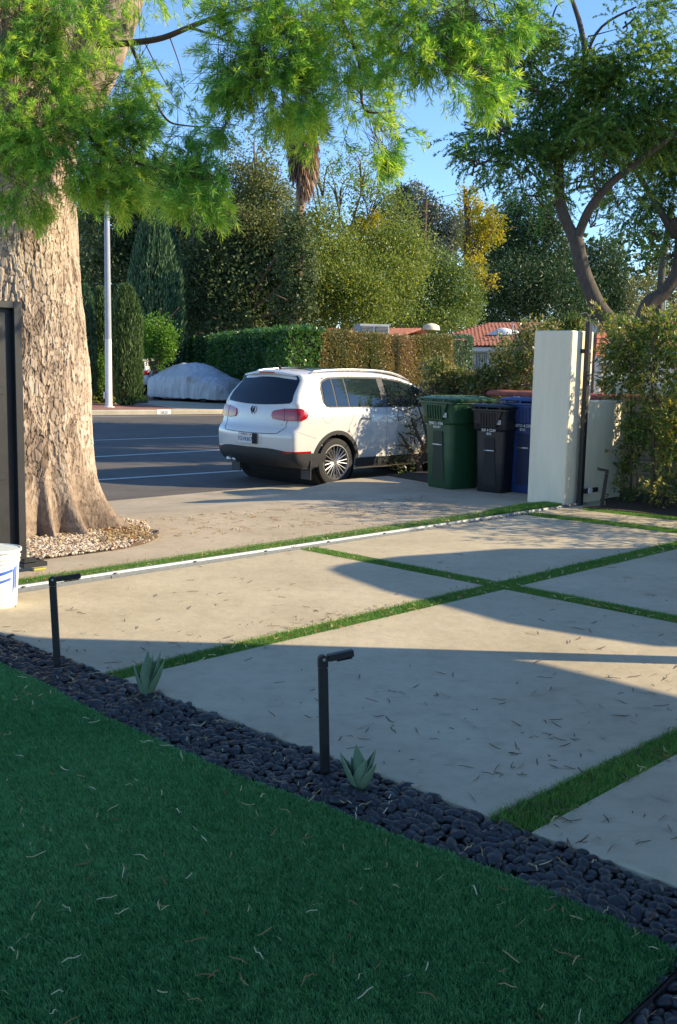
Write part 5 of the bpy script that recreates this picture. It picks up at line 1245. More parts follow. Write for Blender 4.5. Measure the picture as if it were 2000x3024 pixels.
# hedges
def hedge(name, label, segs, h, th, matl, n, leaf, tops=None, amp=.06, cat='hedge'):
    """segs list of ground points of the front face, thickness th behind"""
    b = np.array([segs[0][0], segs[0][1], 0.0]); e = empty(name, b); tag(e, label, cat)
    S_ = [np.array(s[:2]) for s in segs]; hs = [s[2] if len(s) > 2 else h for s in segs]; nor = []
    for i in range(len(S_) - 1): d = S_[i + 1] - S_[i]; nor.append(np.array([-d[1], d[0]]) / np.linalg.norm(d))
    m_ = MB(); tprev = 0.0
    for i in range(len(S_) - 1):
        a_, c_ = S_[i] + nor[i] * .12, S_[i + 1] + nor[i] * .12; a2, c2 = a_ + nor[i] * th, c_ + nor[i] * th; ha, hc = hs[i] - .12, hs[i + 1] - .12
        turn = 0.0
        if i + 2 < len(S_):
            da = S_[i + 1] - S_[i]; db = S_[i + 2] - S_[i + 1]; turn = abs(da[0] * db[1] - da[1] * db[0]) / (np.linalg.norm(da) * np.linalg.norm(db))
        dd_ = (c_ - a_) / np.linalg.norm(c_ - a_); a_ = a_ + dd_ * .12; c_ = c_ - dd_ * .12; a2, c2 = a_ + nor[i] * th + dd_ * (th * 1.2 if tprev > .35 else 0), c_ + nor[i] * th - dd_ * (th * 1.2 if turn > .35 else 0); tprev = turn
        V = [(*(q - b[:2]), z) for q, z in ((a_, 0), (c_, 0), (c2, 0), (a2, 0), (a_, ha), (c_, hc), (c2, hc), (a2, ha))]
        m_.add(V, [(0, 1, 5, 4), (1, 2, 6, 5), (2, 3, 7, 6), (3, 0, 4, 7), (4, 5, 6, 7)])
    m_.build('dark_core', M['hedge_core'], e)  # solid near-black boxes make the inside of the hedge dark
    L_s = [np.linalg.norm(S_[i + 1] - S_[i]) for i in range(len(S_) - 1)]; pr_ = np.array(L_s) / sum(L_s); PP, DD, TT = [], [], []
    for i in range(len(S_) - 1):
        k = int(n * pr_[i]); t = rng.random(k); top = rng.random(k) < .22; hh = hs[i] * (1 - t) + hs[i + 1] * t
        z = np.where(top, hh, rng.random(k) * hh); dp = np.where(top, rng.random(k) * th, 0)
        q = S_[i][None] + (S_[i + 1] - S_[i])[None] * t[:, None] + nor[i][None] * dp[:, None]
        bu = (vnoise(np.c_[q * 1.3, z * 1.3], 5) - .5) * amp * 3
        q = q - nor[i][None] * (np.where(top, 0, bu) + rng.normal(0, amp, k) * .6)[:, None]; z = z + np.where(top, bu, 0) + rng.normal(0, amp * .6, k)
        PP.append(np.c_[q - b[:2], np.maximum(z, .02)]); o_ = np.zeros((k, 3)); o_[:, :2] = -nor[i]; o_[top] = (0, 0, 1); DD.append(unit(rdir(k) + o_ * .6 + [0, 0, .2])); TT.append(np.clip(vnoise(np.c_[q * .8, z * .5], 9) * 1.1 - .1 + rng.normal(0, .2, k), 0, 1))
    p, d, t = np.concatenate(PP), np.concatenate(DD), np.concatenate(TT)
    link('foliage', leaves_mesh(p, d, leaf[0] * rng.uniform(.6, 1.3, len(p)), leaf[1], matl, t), e); return e
def gx(x, D): return Q(x, 1070, D)[:2]
hz = lambda x, y, D: float(Q(x, y, D)[2])
hedge('ivy_hedge', 'long clipped ivy hedge behind the covered car, dark on its shaded face', [(*gx(440, 70), hz(440, 1012, 70)), (*gx(560, 54), hz(560, 1000, 54)), (*gx(700, 43), hz(700, 985, 43)), (*gx(850, 35.5), hz(850, 973, 35.5)), (*gx(942, 36.6), hz(942, 974, 36.6))], 2.7, 1.4, M['lf_ivy'], 42000, (.13, .09))
hedge('bronze_hedge', 'clipped olive and bronze hedge between the ivy hedge and the tiled house', [(*gx(944, 36.7), hz(944, 978, 36.7)), (*gx(1100, 39), hz(1100, 990, 39)), (*gx(1240, 42), hz(1240, 997, 42)), (*gx(1328, 44), hz(1328, 996, 44)), (*gx(1325, 50), hz(1325, 996, 50))], 2.6, 1.2, M['lf_brown'], 40000, (.09, .05))
hedge('conifer_hedge', 'short dark clipped conifer block at the right end of the bronze hedge', [(*gx(1330, 47), hz(1330, 996, 47)), (*gx(1384, 48), hz(1384, 997, 48)), (*gx(1386, 52), hz(1386, 997, 52))], 2.7, 1.2, M['lf_juniper'], 6500, (.10, .05))

hedge('hedge', 'unseen hedge block added past the right edge to shade pillar and wall shrubs', [(4.62, 13.5, 2.3), (4.62, 12.95, 2.3), (5.55, 12.0, 2.15)], 2.05, .5, M['lf_vine'], 6000, (.07, .03))  # added out of view to keep low sun off pillar and shrubs
# covered car
def draped_car():
    c = P(575, 1180); D = 42.5; b = Q(577, 1170, D); b[2] = 0
    e = empty('covered_car', b, math.radians(140)); tag(e, 'car under a wrinkled silver grey cover on the brick drive across the road', 'car')
    top = lambda x: np.interp(x, [-2.3, -2.2, -1.9, -1.3, -.85, -.3, .5, 1.0, 1.6, 2.0, 2.25, 2.32], [.25, .72, .92, 1.03, 1.30, 1.47, 1.47, 1.40, 1.18, 1.02, .70, .2])
    nxs, nc = 120, 64; Pt = np.zeros((nxs, nc, 3)); xs = np.linspace(-2.32, 2.33, nxs)
    for i, x in enumerate(xs):
        h = float(top(np.array(x))); en = math.sqrt(max(.02, 1 - (abs(x) / 2.36) ** 6)); w = .98 * en
        for j in range(nc):
            t = -math.pi / 2 * 1.0 + math.pi * j / (nc - 1); s, c_ = math.sin(t), math.cos(t)
            y = w * math.copysign(abs(s) ** .55, s); z = .14 + (h - .14) * abs(c_) ** (.62 if h > 1.1 else .45)
            if h > 1.1: y *= 1 - .28 * max(0, (z - .95) / .5)
            Pt[i, j] = (x, y, z)
    q = Pt.reshape(-1, 3); a = fbm(np.c_[q[:, 0] * 3.0 + q[:, 2] * 1.2, q[:, 1] * 2.2, q[:, 2] * .9], 4, 31) - .47; b2 = np.abs(fbm(np.c_[q[:, 0] * 11, q[:, 1] * 8, q[:, 2] * 2.2], 3, 41) - .44)
    fold = np.sin(q[:, 0] * 9 + 4 * a) * .02 * np.clip(1.2 - q[:, 2], 0, 1)
    r = (a * .14 + b2 * .20 + fold)[:, None]; cen = np.array([0, 0, .6]); n_ = unit((q - cen) * [.3, 1, 1]); q = q + n_ * r; q[:, 2] = np.maximum(q[:, 2], .06)
    bump_ = np.exp(-((q[:, 0] + .75) ** 2 + (q[:, 2] - 1.0) ** 2) / .025) * .16 * (np.abs(q[:, 1]) > .7); q[:, 1] += np.sign(q[:, 1]) * bump_
    idx = np.arange(nxs * nc).reshape(nxs, nc); F = np.stack([idx[:-1, :-1], idx[1:, :-1], idx[1:, 1:], idx[:-1, 1:]], -1).reshape(-1, 4)
    link('cover', mesh_np(q, F, M['cover'], True), e)
    for x in (-1.4, 1.35):
        for y in (-.78, .78):
            m_ = MB(); m_.lathe([(0, -.1), (.28, -.1), (.31, -.06), (.31, .06), (.28, .1), (0, .1)], 24, 'y'); w_ = m_.build('wheel', M['tyre'], e, True, 40); w_.location = (x, y, .31)
    return e
draped_car()

# ------------------------------------------------------------------ house with tiled roof
e0 = Q(1250, 1000, 57); e1 = Q(1640, 1000, 52)
eL = np.array([e0[0], e0[1]]); eR = np.array([e1[0], e1[1]]); hd = (eR - eL) / np.linalg.norm(eR - eL); hn = np.array([-hd[1], hd[0]]); HL = 18.0
ang = math.atan2(hd[1], hd[0]); house = empty('tiled_house', (eL[0], eL[1], 0), ang); tag(house, 'peach house with a terracotta tiled roof behind the hedges', 'house')
EV = hz(1400, 1024, 55); RZ = EV + 1.45; DP = 7.5
mb = MB(); mb.box((HL / 2 + .1, .5 + 6, EV / 2), (HL, 12, EV - .05)); mb.build('wall', M['house_wall'], house)
mb = MB(); mb.add([(.1, .45, EV - .1), (.1, .45 + DP * 2 - 1, EV - .1), (.1, DP, RZ - .18), (HL, .45, EV - .1), (HL, DP * 2 - .55, EV - .1), (HL, DP, RZ - .18)], [(0, 1, 2), (3, 5, 4)]); mb.build('gable', M['stucco'], house)
mb = MB(); mb.box((HL / 2, -.03, EV - .12), (HL, .06, .22)); mb.box((HL / 2, .22, EV - .26), (HL, .44, .03)); mb.build('fascia', M['white_paint'], house)
sl = math.atan2(RZ - EV, DP); SLn = math.hypot(RZ - EV, DP)
mb = MB(); mb.add([(-.3, -.1, EV - .02), (HL, -.1, EV - .02), (HL, DP, RZ - .02), (-.3, DP, RZ - .02), (HL, DP * 2, EV), (-.3, DP * 2, EV)], [(0, 1, 2, 3), (3, 2, 4, 5)]); roof = mb.build('roof', M['tile'], house)
tl = MB(); segs_ = 5; rows = []
for x_, s_ in ((0, 1.0), (.40, .82)): rows.append([(.105 * s_ * math.cos(a), x_, .085 * s_ * math.sin(a) - x_ * .03) for a in np.linspace(0, math.pi, segs_ + 1)])
tl.grid(rows); tl.add([rows[0][k] for k in range(segs_ + 1)], [tuple(range(segs_ + 1))]); 
tob = tl.build('tile', M['tile'], roof); tme = tob.data; cnt = 0
Vt = np.array([v.co[:] for v in tme.vertices]); Ft = [tuple(p.vertices) for p in tme.polygons]; SV, SF, so = [], [], 0
Rm = Matrix.Rotation(sl, 3, 'X'); pitch_ = .245; rowl = .37
for r in range(int(SLn / rowl) + 1):
    for c in range(int((HL + .2) / pitch_)):
        x_ = -.2 + c * pitch_ + random.uniform(-.01, .01); s = r * rowl
        if s > SLn - .1: continue
        p = Vector((x_, -.14 + s * math.cos(sl), EV + .035 + s * math.sin(sl) + random.uniform(0, .012))); rz_ = random.uniform(-.03, .03)
        if x_ > 12 and cnt >= 0 and r < 99: 
            big_ = False
        else: big_ = True
        if cnt < 300 and big_:
            o = tob if cnt == 0 else link('tile', tme, roof); o.location = p; o.rotation_euler = (sl, 0, rz_); cnt += 1
        else:
            Mx = Rm @ Matrix.Rotation(rz_, 3, 'Z'); VV = [tuple(Mx @ Vector(v) + p) for v in Vt]; SV += VV; SF += [tuple(i + so for i in f) for f in Ft]; so += len(VV)
mb = MB(); mb.v, mb.f = SV, SF; o = mb.build('tiles', M['tile'], roof); o["kind"] = "stuff"
mb = MB()
for k in range(int(HL / .4)): mb.tube([(-.25 + k * .4, DP, RZ + .03), (-.25 + k * .4 + .42, DP, RZ + .015)], [.12, .10], 8)
for k in range(int(SLn / .38)):
    s = k * .38; mb.tube([(-.32, -.12 + s * math.cos(sl), EV + .05 + s * math.sin(sl)), (-.32, -.12 + (s + .42) * math.cos(sl), EV + .02 + (s + .42) * math.sin(sl))], [.13, .10], 8)
o = mb.build('ridge_tiles', M['tile'], roof); o["kind"] = "stuff"
# window: placed under the eave
def hx(px, D=55): q = Q(px, 1060, D)[:2] - eL; return float(q @ hd)
wx0, wx1 = hx(1386), hx(1444); wz1 = hz(1415, 1040, 55.5); wz0 = hz(1415, 1120, 55.5)
win = MB(); win.box(((wx0 + wx1) / 2, .47, (wz0 + wz1) / 2), (wx1 - wx0 + .12, .06, wz1 - wz0 + .12)); wo = win.build('window', M['white_paint'], house)
for k in range(2):
    xm = wx0 + (wx1 - wx0) * (.25 + .5 * k); m_ = MB(); m_.box((xm, .435, (wz0 + wz1) / 2), ((wx1 - wx0) / 2 - .06, .02, wz1 - wz0 - .06)); m_.build('pane', M['window'], wo)
m_ = MB()
for k in range(9): x_ = wx0 + (wx1 - wx0) * k / 8; m_.box((x_, .36, (wz0 + wz1) / 2), (.025, .02, wz1 - wz0))
m_.box(((wx0 + wx1) / 2, .36, wz1 - .12), (wx1 - wx0, .02, .03)); m_.build('window_bars', M['white_paint'], wo)
# skylight, vents, flue
def roofp(px, D, s): return (hx(px, D), s * math.cos(sl), EV + s * math.sin(sl))
x_, y_, z_ = roofp(1478, 57.5, 3.3); m_ = MB(); m_.box((0, 0, 0), (1.5, 1.1, .12), Rm); n_ = 8
m_.grid([[(.72 * u, .52 * v, .07 + .30 * (1 - u * u) * (1 - v * v)) for u in np.linspace(-1, 1, 9)] for v in np.linspace(-1, 1, 9)]); o = m_.build('skylight', M['white_paint'], house, True, 40); o.location = (x_, y_, z_ + .10); o.rotation_euler = (sl, 0, 0)
for px, s, h_, r_ in ((1500, 1.6, .35, .07), (1528, 2.2, .75, .035), (1563, 3.8, .5, .05), (1456, 2.4, .4, .05)):
    x_, y_, z_ = roofp(px, 56.5, s); m_ = MB(); m_.lathe([(r_, -.2), (r_, h_), (r_ * 1.6, h_), (r_ * 1.6, h_ + .06), (0, h_ + .08)], 10); o = m_.build('roof_vent', M['pvc'], house, True, 40); o.location = (x_, y_, z_)
# low white domes beyond the ridge
for px, w_ in ((1240, .34),):
    x_ = hx(px, 66); m_ = MB(); m_.lathe([(w_ * 1.6, -.2), (w_ * 1.5, .06), (w_ * .9, .16), (w_ * .3, .21), (0, .22)], 16); o = m_.build('roof_dome', M['stucco'], house, True); o.location = (x_, DP + .9, RZ - .05)
# left wing: low roof seen over the hedge
wing_ = empty('tiled_house', (*gx(1000, 66), 0), ang + .1); tag(wing_, 'low tiled roof showing over the bronze hedge left of the air conditioner', 'house')
mb = MB(); zr0 = hz(1000, 973, 66); mb.box((0, 3, zr0 / 2 - .3), (8, 5, zr0 - .6)); mb.build('wall', M['stucco'], wing_)
mb = MB(); mb.add([(-4.2, 0, zr0 - .5), (4.2, 0, zr0 - .5), (4.2, 3, zr0 + .1), (-4.2, 3, zr0 + .1), (4.2, 6, zr0 - .5), (-4.2, 6, zr0 - .5)], [(0, 1, 2, 3), (3, 2, 4, 5)])
for k in range(33): mb.tube([(-4.1 + k * .255, -.05, zr0 - .46), (-4.1 + k * .255, 3, zr0 + .14)], .09, 6)
mb.build('roof', M['tile'], wing_)
gb_ = empty('tiled_house', (*gx(722, 62), 0), .5); tag(gb_, 'small tiled gable peeping over the ivy hedge at centre left', 'house'); za = hz(700, 975, 62)
mb = MB(); mb.add([(-1.6, 0, 0), (1.6, 0, 0), (1.6, 0, za - .55), (0, 0, za), (-1.6, 0, za - .55), (-1.6, 6, 0), (1.6, 6, 0), (1.6, 6, za - .55), (0, 6, za), (-1.6, 6, za - .55)], [(0, 1, 2, 3, 4), (1, 6, 7, 2), (5, 9, 8, 7, 6), (0, 4, 9, 5)]); mb.build('wall', M['stucco'], gb_)
mb = MB()
for sg in (-1, 1):
    mb.add([(0, -.35, za + .14), (sg * 2.1, -.35, za - .62), (sg * 2.1, 6.2, za - .62), (0, 6.2, za + .14), (0, -.35, za + .04), (sg * 2.1, -.35, za - .72)], [(0, 1, 2, 3), (0, 4, 5, 1)])
    for k in range(24): mb.tube([(0, -.3 + k * .27, za + .18), (sg * 2.1, -.3 + k * .27, za - .58)], .09, 6)
mb.build('roof', M['tile'], gb_)
# air conditioner
ac = empty('air_conditioner', (*gx(1104, 50), 0), .30); tag(ac, 'boxy grey rooftop air conditioner between hedge and tiled roof', 'air conditioner')
zt, zb_ = hz(1104, 957, 50), hz(1104, 1000, 50); hw = 45 * 50 / FPX
for nm, c, s, mt in (('casing', (0, .5, (zt + zb_) / 2), (hw * 2, 1.0, zt - zb_), M['pvc']),):
    m_ = MB(); m_.box(c, s, None, .02); m_.build(nm, mt, ac)
for sg in (-1, 1):
    m_ = MB(); m_.box((sg * hw * .5, -.012, zt - .28), (hw * .84, .03, .36)); g_ = m_.build('grille', M['darkgrill'], ac)
    m_ = MB(); [m_.box((sg * hw * .5, -.03, zt - .43 + k * .06), (hw * .8, .01, .015)) for k in range(6)]; m_.build('louvre', M['pvc'], g_)
m_ = MB(); m_.box((0, .5, zb_ / 2), (1.2, .7, zb_)); m_.build('stand', M['stucco'], ac)

# brick pier with lantern, white fence, behind the gate post
bpD = 16.5; q = Q(1742, 1180, bpD); e = empty('brick_pier', (q[0], q[1], 0), .75); tag(e, 'brick pier with a small lantern rising behind the tall gate post', 'pier'); ht = hz(1742, 985, bpD)
mb = MB(); mb.box((0, 0, ht / 2), (.27, .27, ht - .02)); core = mb.build('core', M['mortar'], e); bm0 = None; rr = 0
for r in range(int(ht / .075)):
    z_ = ht - .04 - r * .075
    if z_ < 1.1: break
    for k, (cx, cy, a) in enumerate(((-.07, -.14, 0), (.075, -.14, 0), (-.07, .14, 0), (.075, .14, 0), (-.14, 0, 1), (.14, 0, 1))):
        if bm0 is None: m_ = MB(); m_.box((0, 0, 0), (.138, .03, .065), None, .004); o = m_.build('brick', M['brick'], e); bm0 = o.data
        else: o = link('brick', bm0, e)
        sh = (.035 if r % 2 else -.0); o.location = (cx + (sh if not a else 0) * .3, cy, z_); o.rotation_euler = (0, 0, math.pi / 2 if a else 0)
m_ = MB(); m_.lathe([(.085, 0), (.075, .16), (0, .18)], 4); o = m_.build('lantern', M['pvc'], e); o.location = (0, 0, ht)
m_ = MB(); m_.lathe([(.12, 0), (.12, .02), (.05, .06), (0, .06)], 4); o = m_.build('lantern_cap', M['black_metal'], e); o.location = (0, 0, ht + .17)
f0 = Q(1775, 1100, 15.3); fe = empty('picket_fence', (f0[0], f0[1], 0), -.35); tag(fe, 'white slatted fence glimpsed between pillar and wall shrubs', 'fence'); ft, fb = hz(1790, 1052, 15.3), hz(1790, 1130, 15.3); fm = None
for k in range(14):
    if fm is None: m_ = MB(); m_.box((0, 0, (ft + fb) / 2), (.045, .03, ft - fb), None, .004); o = m_.build('picket', M['white_paint'], fe); fm = o.data
    else: o = link('picket', fm, fe)
    o.location = (k * .135, 0, 0)
m_ = MB(); m_.box((.9, .03, ft - .08), (2.0, .03, .06)); m_.build('rail', M['white_paint'], fe); m_ = MB(); m_.box((.9, .03, fb + .1), (2.0, .03, .06)); m_.build('rail', M['white_paint'], fe)
m_ = MB(); m_.box((-.05, .05, ft / 2), (.09, .09, ft)); m_.build('post', M['white_paint'], fe)

# ------------------------------------------------------------------ background trees
bg_tree('evergreen_tree', 'very dark evergreen tree towering behind the shaggy juniper', [(380, 560, 120, 90, 66, 1.2), (330, 680, 90, 130, 66, 1.2), (520, 600, 110, 110, 66), (560, 700, 110, 130, 64), (440, 720, 120, 140, 66), (320, 850, 80, 130, 64), (500, 880, 100, 120, 62)], M['lf_dark'], 42000, (.24, .14), [(400, 1150), (410, 900), (430, 700)], cl=lambda k_: k_ // 60)
bg_tree('evergreen_tree', 'airy dark tree at far left against the sky beside the big trunk', [(268, 640, 45, 60, 70), (262, 770, 40, 70, 70), (280, 850, 50, 60, 70), (240, 700, 50, 90, 72)], M['lf_dark'], 6500, (.22, .12), [(262, 1150), (262, 900), (262, 700)], cl=lambda k_: k_ // 60)
bg_tree('ivy_clad_tree', 'broad glossy dark leaved tree behind the ivy hedge', [(640, 760, 90, 100, 56, 1.1), (600, 870, 90, 100, 56, 1.1), (700, 880, 100, 100, 55, 1.1), (790, 820, 80, 110, 56), (820, 920, 70, 70, 56), (560, 950, 60, 60, 58), (680, 960, 80, 50, 54), (862, 690, 45, 75, 51, .9), (880, 800, 55, 70, 51, .9), (870, 900, 60, 60, 51, .8)], M['lf_dark'], 38000, (.19, .12), [(680, 1150), (680, 950), (690, 800)], cl=lambda k_: k_ // 30)
bg_tree('olive_tree', 'sparse olive green tree left of the palm', [(750, 460, 70, 80, 58, .25), (690, 560, 70, 80, 58, .9), (790, 590, 80, 80, 57, 1.0), (740, 680, 100, 70, 56, 1.2), (830, 700, 60, 60, 56, .9), (780, 520, 50, 60, 58, .25), (870, 780, 60, 70, 55, 1), (640, 640, 50, 60, 57, .7)], M['lf_olive'], 30000, (.17, .09), [(790, 1150), (785, 900), (770, 700)], cl=lambda k_: k_ // 30)
bg_tree('willow_tree', 'large yellow green willow like tree right of the palm', [(1000, 560, 80, 90, 64, .14), (1080, 500, 60, 60, 64, .18), (1110, 590, 60, 60, 63, .4), (1180, 640, 60, 60, 63, .4), (960, 700, 80, 80, 60, .5), (1000, 800, 100, 80, 58, 1.1), (930, 870, 90, 90, 56, 1.2), (1060, 880, 90, 80, 56, 1.1), (1170, 750, 90, 80, 60, 1.1), (1150, 850, 80, 80, 58, 1.1), (930, 610, 50, 90, 62, .10), (940, 500, 50, 80, 62, .06)], M['lf_willow'], 60000, (.18, .08), [(1020, 1150), (1020, 900), (1010, 700)], cl=lambda k_: k_ // 25, clump=.3)
bg_tree('golden_tree', 'orange yellow autumn tree in the middle of the background', [(1080, 700, 55, 45, 62, 1), (1100, 660, 35, 35, 62, .8), (1050, 740, 45, 30, 61, .7)], M['lf_gold'], 3600, (.15, .08), [(1075, 1100), (1075, 850), (1080, 720)], cl=lambda k_: k_ // 20)
bg_tree('cedar_tree', 'grey green cedar in the distance beside the utility pole', [(1230, 600, 60, 50, 95), (1200, 660, 70, 60, 95), (1290, 670, 70, 60, 95), (1250, 740, 90, 50, 94), (1180, 580, 35, 30, 95, .7), (1320, 720, 40, 40, 95, .8)], M['lf_cedar'], 17000, (.32, .14), [(1235, 1100), (1235, 800), (1235, 640)], 'wood_grey', cl=lambda k_: k_ // 45)
bg_tree('yellow_tree', 'tall thin tree with bright yellow autumn leaves', [(1385, 600, 35, 50, 78, 0.8), (1420, 640, 45, 45, 78, 0.9), (1450, 680, 45, 45, 78, 0.9), (1400, 720, 50, 50, 78, 1), (1460, 640, 30, 30, 78, 0.5), (1400, 800, 40, 50, 77, 0.8), (1440, 830, 30, 30, 77, 0.6)], M['lf_gold'], 5200, (.19, .12), [(1395, 1100), (1393, 850), (1378, 620), (1375, 560)], cl=lambda k_: k_ // 16)
bg_tree('leafy_tree', 'dense mid green tree under the yellow one', [(1290, 800, 60, 60, 76, .8), (1345, 860, 70, 80, 75, 1.1), (1240, 830, 50, 50, 76, .6), (1260, 900, 90, 70, 75, 1), (1180, 940, 80, 45, 74, 1), (1390, 900, 40, 60, 76, 0.8), (1280, 950, 110, 40, 74, 1)], M['lf_mid'], 26000, (.17, .11), [(1310, 1100), (1310, 950), (1310, 830)], cl=lambda k_: k_ // 25)
bg_tree('pine_tree', 'big dark pine behind the tiled house', [(1560, 650, 90, 60, 86, 1.1), (1480, 730, 80, 80, 86, 1.1), (1600, 740, 90, 90, 86, 1.1), (1540, 840, 130, 90, 84, 1.2), (1460, 900, 80, 80, 84), (1640, 880, 100, 90, 84, 1), (1530, 600, 40, 40, 86, 0.6), (1640, 640, 50, 50, 86, 0.7)], M['lf_pine'], 42000, (.34, .09), [(1590, 1100), (1590, 850), (1580, 700)], cl=lambda k_: k_ // 45)
bg_tree('pine_tree', 'rounded blue green pine right of the leaning jacaranda trunk', [(1770, 780, 70, 60, 88, 1), (1790, 870, 80, 80, 88, 1.2), (1720, 880, 70, 90, 87, 1), (1830, 920, 60, 60, 88, 0.9), (1750, 960, 90, 50, 86, 1)], M['lf_pine'], 24000, (.34, .09), [(1765, 1100), (1765, 950), (1765, 820)], cl=lambda k_: k_ // 40)
bg_tree('leafy_tree', 'reddish and green scrubby tree at the far right', [(1900, 860, 50, 60, 75, 1), (1960, 850, 60, 70, 75, 0.9), (1930, 930, 80, 40, 72, 1), (2040, 880, 60, 80, 75, 1)], M['lf_photinia'], 6500, (.14, .08), [(1930, 1050), (1930, 950), (1930, 860)], cl=lambda k_: k_ // 30)
bg_tree('leafy_shrub', 'feathery young shrub behind the top of the white pillar', [(1690, 955, 35, 25, 22, 1), (1650, 965, 30, 20, 22, .8), (1610, 975, 20, 14, 22, .4)], M['lf_vine'], 1300, (.10, .035), [(1660, 1060), (1665, 990)], cat='shrub', cl=lambda k_: k_ // 20)

# palm with its skirt of dead fronds
pb = Q(872, 1080, 53); pb[2] = 0; e = empty('palm_tree', pb); tag(e, 'fan palm with a long skirt of dead brown fronds', 'palm tree'); pz = lambda y: hz(880, y, 53)
mb = MB(); mb.tube([(-.05, 0, 0), (.0, 0, pz(800)), (.12, 0, pz(620)), (.15, 0, pz(540)), (.12, 0, pz(380))], [.34, .30, .24, .21, .21], 14); mb.build('trunk', M['palm_trunk'], e, True)
n_ = 2600; zf_ = rng.random(n_); a = rng.uniform(0, 2 * math.pi, n_); side = np.cos(a) > -.1; rs = .26 + .40 * np.sin(np.clip(zf_ * 1.05, 0, 1) * math.pi * .62) * np.where(side, 1.15, .7)
zz_ = pz(535) + (pz(380) - pz(535)) * zf_ + np.where(side, -.2, .7); p = np.c_[.13 + np.cos(a) * rs, np.sin(a) * rs, zz_]; d = unit(np.c_[np.cos(a) * .12, np.sin(a) * .12, -np.ones(n_)] + rng.normal(0, .10, (n_, 3)))
link('dead_fronds', leaves_mesh(p, d, rng.uniform(.5, 1.2, n_), .075, M['lf_palm'], np.clip(rng.random(n_) * .7 + .3 * (np.cos(a) > .3), 0, 1)), e)
C_, Dd = [], []
for k in range(26):
    a_ = rng.uniform(0, 6.3); el_ = rng.uniform(-.5, 1.0); dr = np.array([math.cos(a_) * math.cos(el_), math.sin(a_) * math.cos(el_), math.sin(el_)]); c = np.array([.12, 0, pz(372)]) + dr * .95
    for j in range(22):
        C_.append(c); s = rng.normal(0, .38, 3); Dd.append(dr + s + [0, 0, -.15])
link('fronds', leaves_mesh(np.array(C_), unit(np.array(Dd)), .85, .05, M['lf_palmgreen'], rng.random(len(C_))), e)
mb = MB()
for k in range(26): dr = np.array(Dd[k * 22]); mb.tube([(.12, 0, pz(376)), tuple(C_[k * 22])], [.02, .012], 4)
mb.build('frond_stalks', M['wood'], e)

# utility pole and wires
ub = Q(1243, 1080, 88); ub[2] = 0; e = empty('utility_pole', ub); tag(e, 'brown wooden utility pole rising in front of the cedar', 'utility pole'); uz = hz(1243, 588, 88)
mb = MB(); mb.tube([(0, 0, 0), (0, 0, uz)], [.2, .14], 10); mb.build('pole', M['wood'], e)
mb = MB(); mb.box((0, 0, hz(1243, 608, 88)), (1.4, .12, .12)); mb.box((0, 0, hz(1243, 655, 88)), (1.6, .1, .1)); mb.build('crossarm', M['wood'], e)
for x_ in (-.6, 0, .6): mb = MB(); mb.lathe([(.07, 0), (.09, .1), (.05, .2), (0, .2)], 8, 'z', (x_, 0, hz(1243, 606, 88))); mb.build('insulator', M['pvc'], e)
e2 = Q(1960, 560, 60) - ub
mb = MB()
for z_, z2 in ((hz(1243, 590, 88), 0), (hz(1243, 655, 88), -1.2)):
    mb.tube([(t * e2[0] * 1.6, t * e2[1] * 1.6, z_ + t * (e2[2] * 1.0 - z_ + 6 + z2) * .35 - 4 * t * (1 - t) * .9) for t in np.linspace(0, 1, 16)], .018, 4)
mb.build('wire', M['seam'], e)
u2 = Q(1955, 1000, 40); u2[2] = 0; e = empty('utility_pole', u2); tag(e, 'leaning grey wooden pole at the right edge behind the jacaranda', 'utility pole')
mb = MB(); limb(mb, [Q(1945, 930, 40) - u2 + [0, 0, -2], Q(1955, 800, 40) - u2, Q(1972, 690, 40) - u2, Q(1985, 600, 40) - u2], .14, .12, 10); mb.build('pole', M['wood_grey'], e, True)
mb = MB(); limb(mb, [Q(1962, 930, 39.8) - u2, Q(1966, 850, 39.8) - u2], .045, .045, 8); mb.build('conduit', M['pvc'], e)
mb = MB(); c_ = Q(1992, 842, 39.5) - u2; mb.tube([(c_[0] + .13 * math.cos(a), c_[1], c_[2] + .15 * math.sin(a)) for a in np.linspace(0, 2 * math.pi, 20)], .02, 6, False); mb.build('cable_loop', M['pvc'], e)

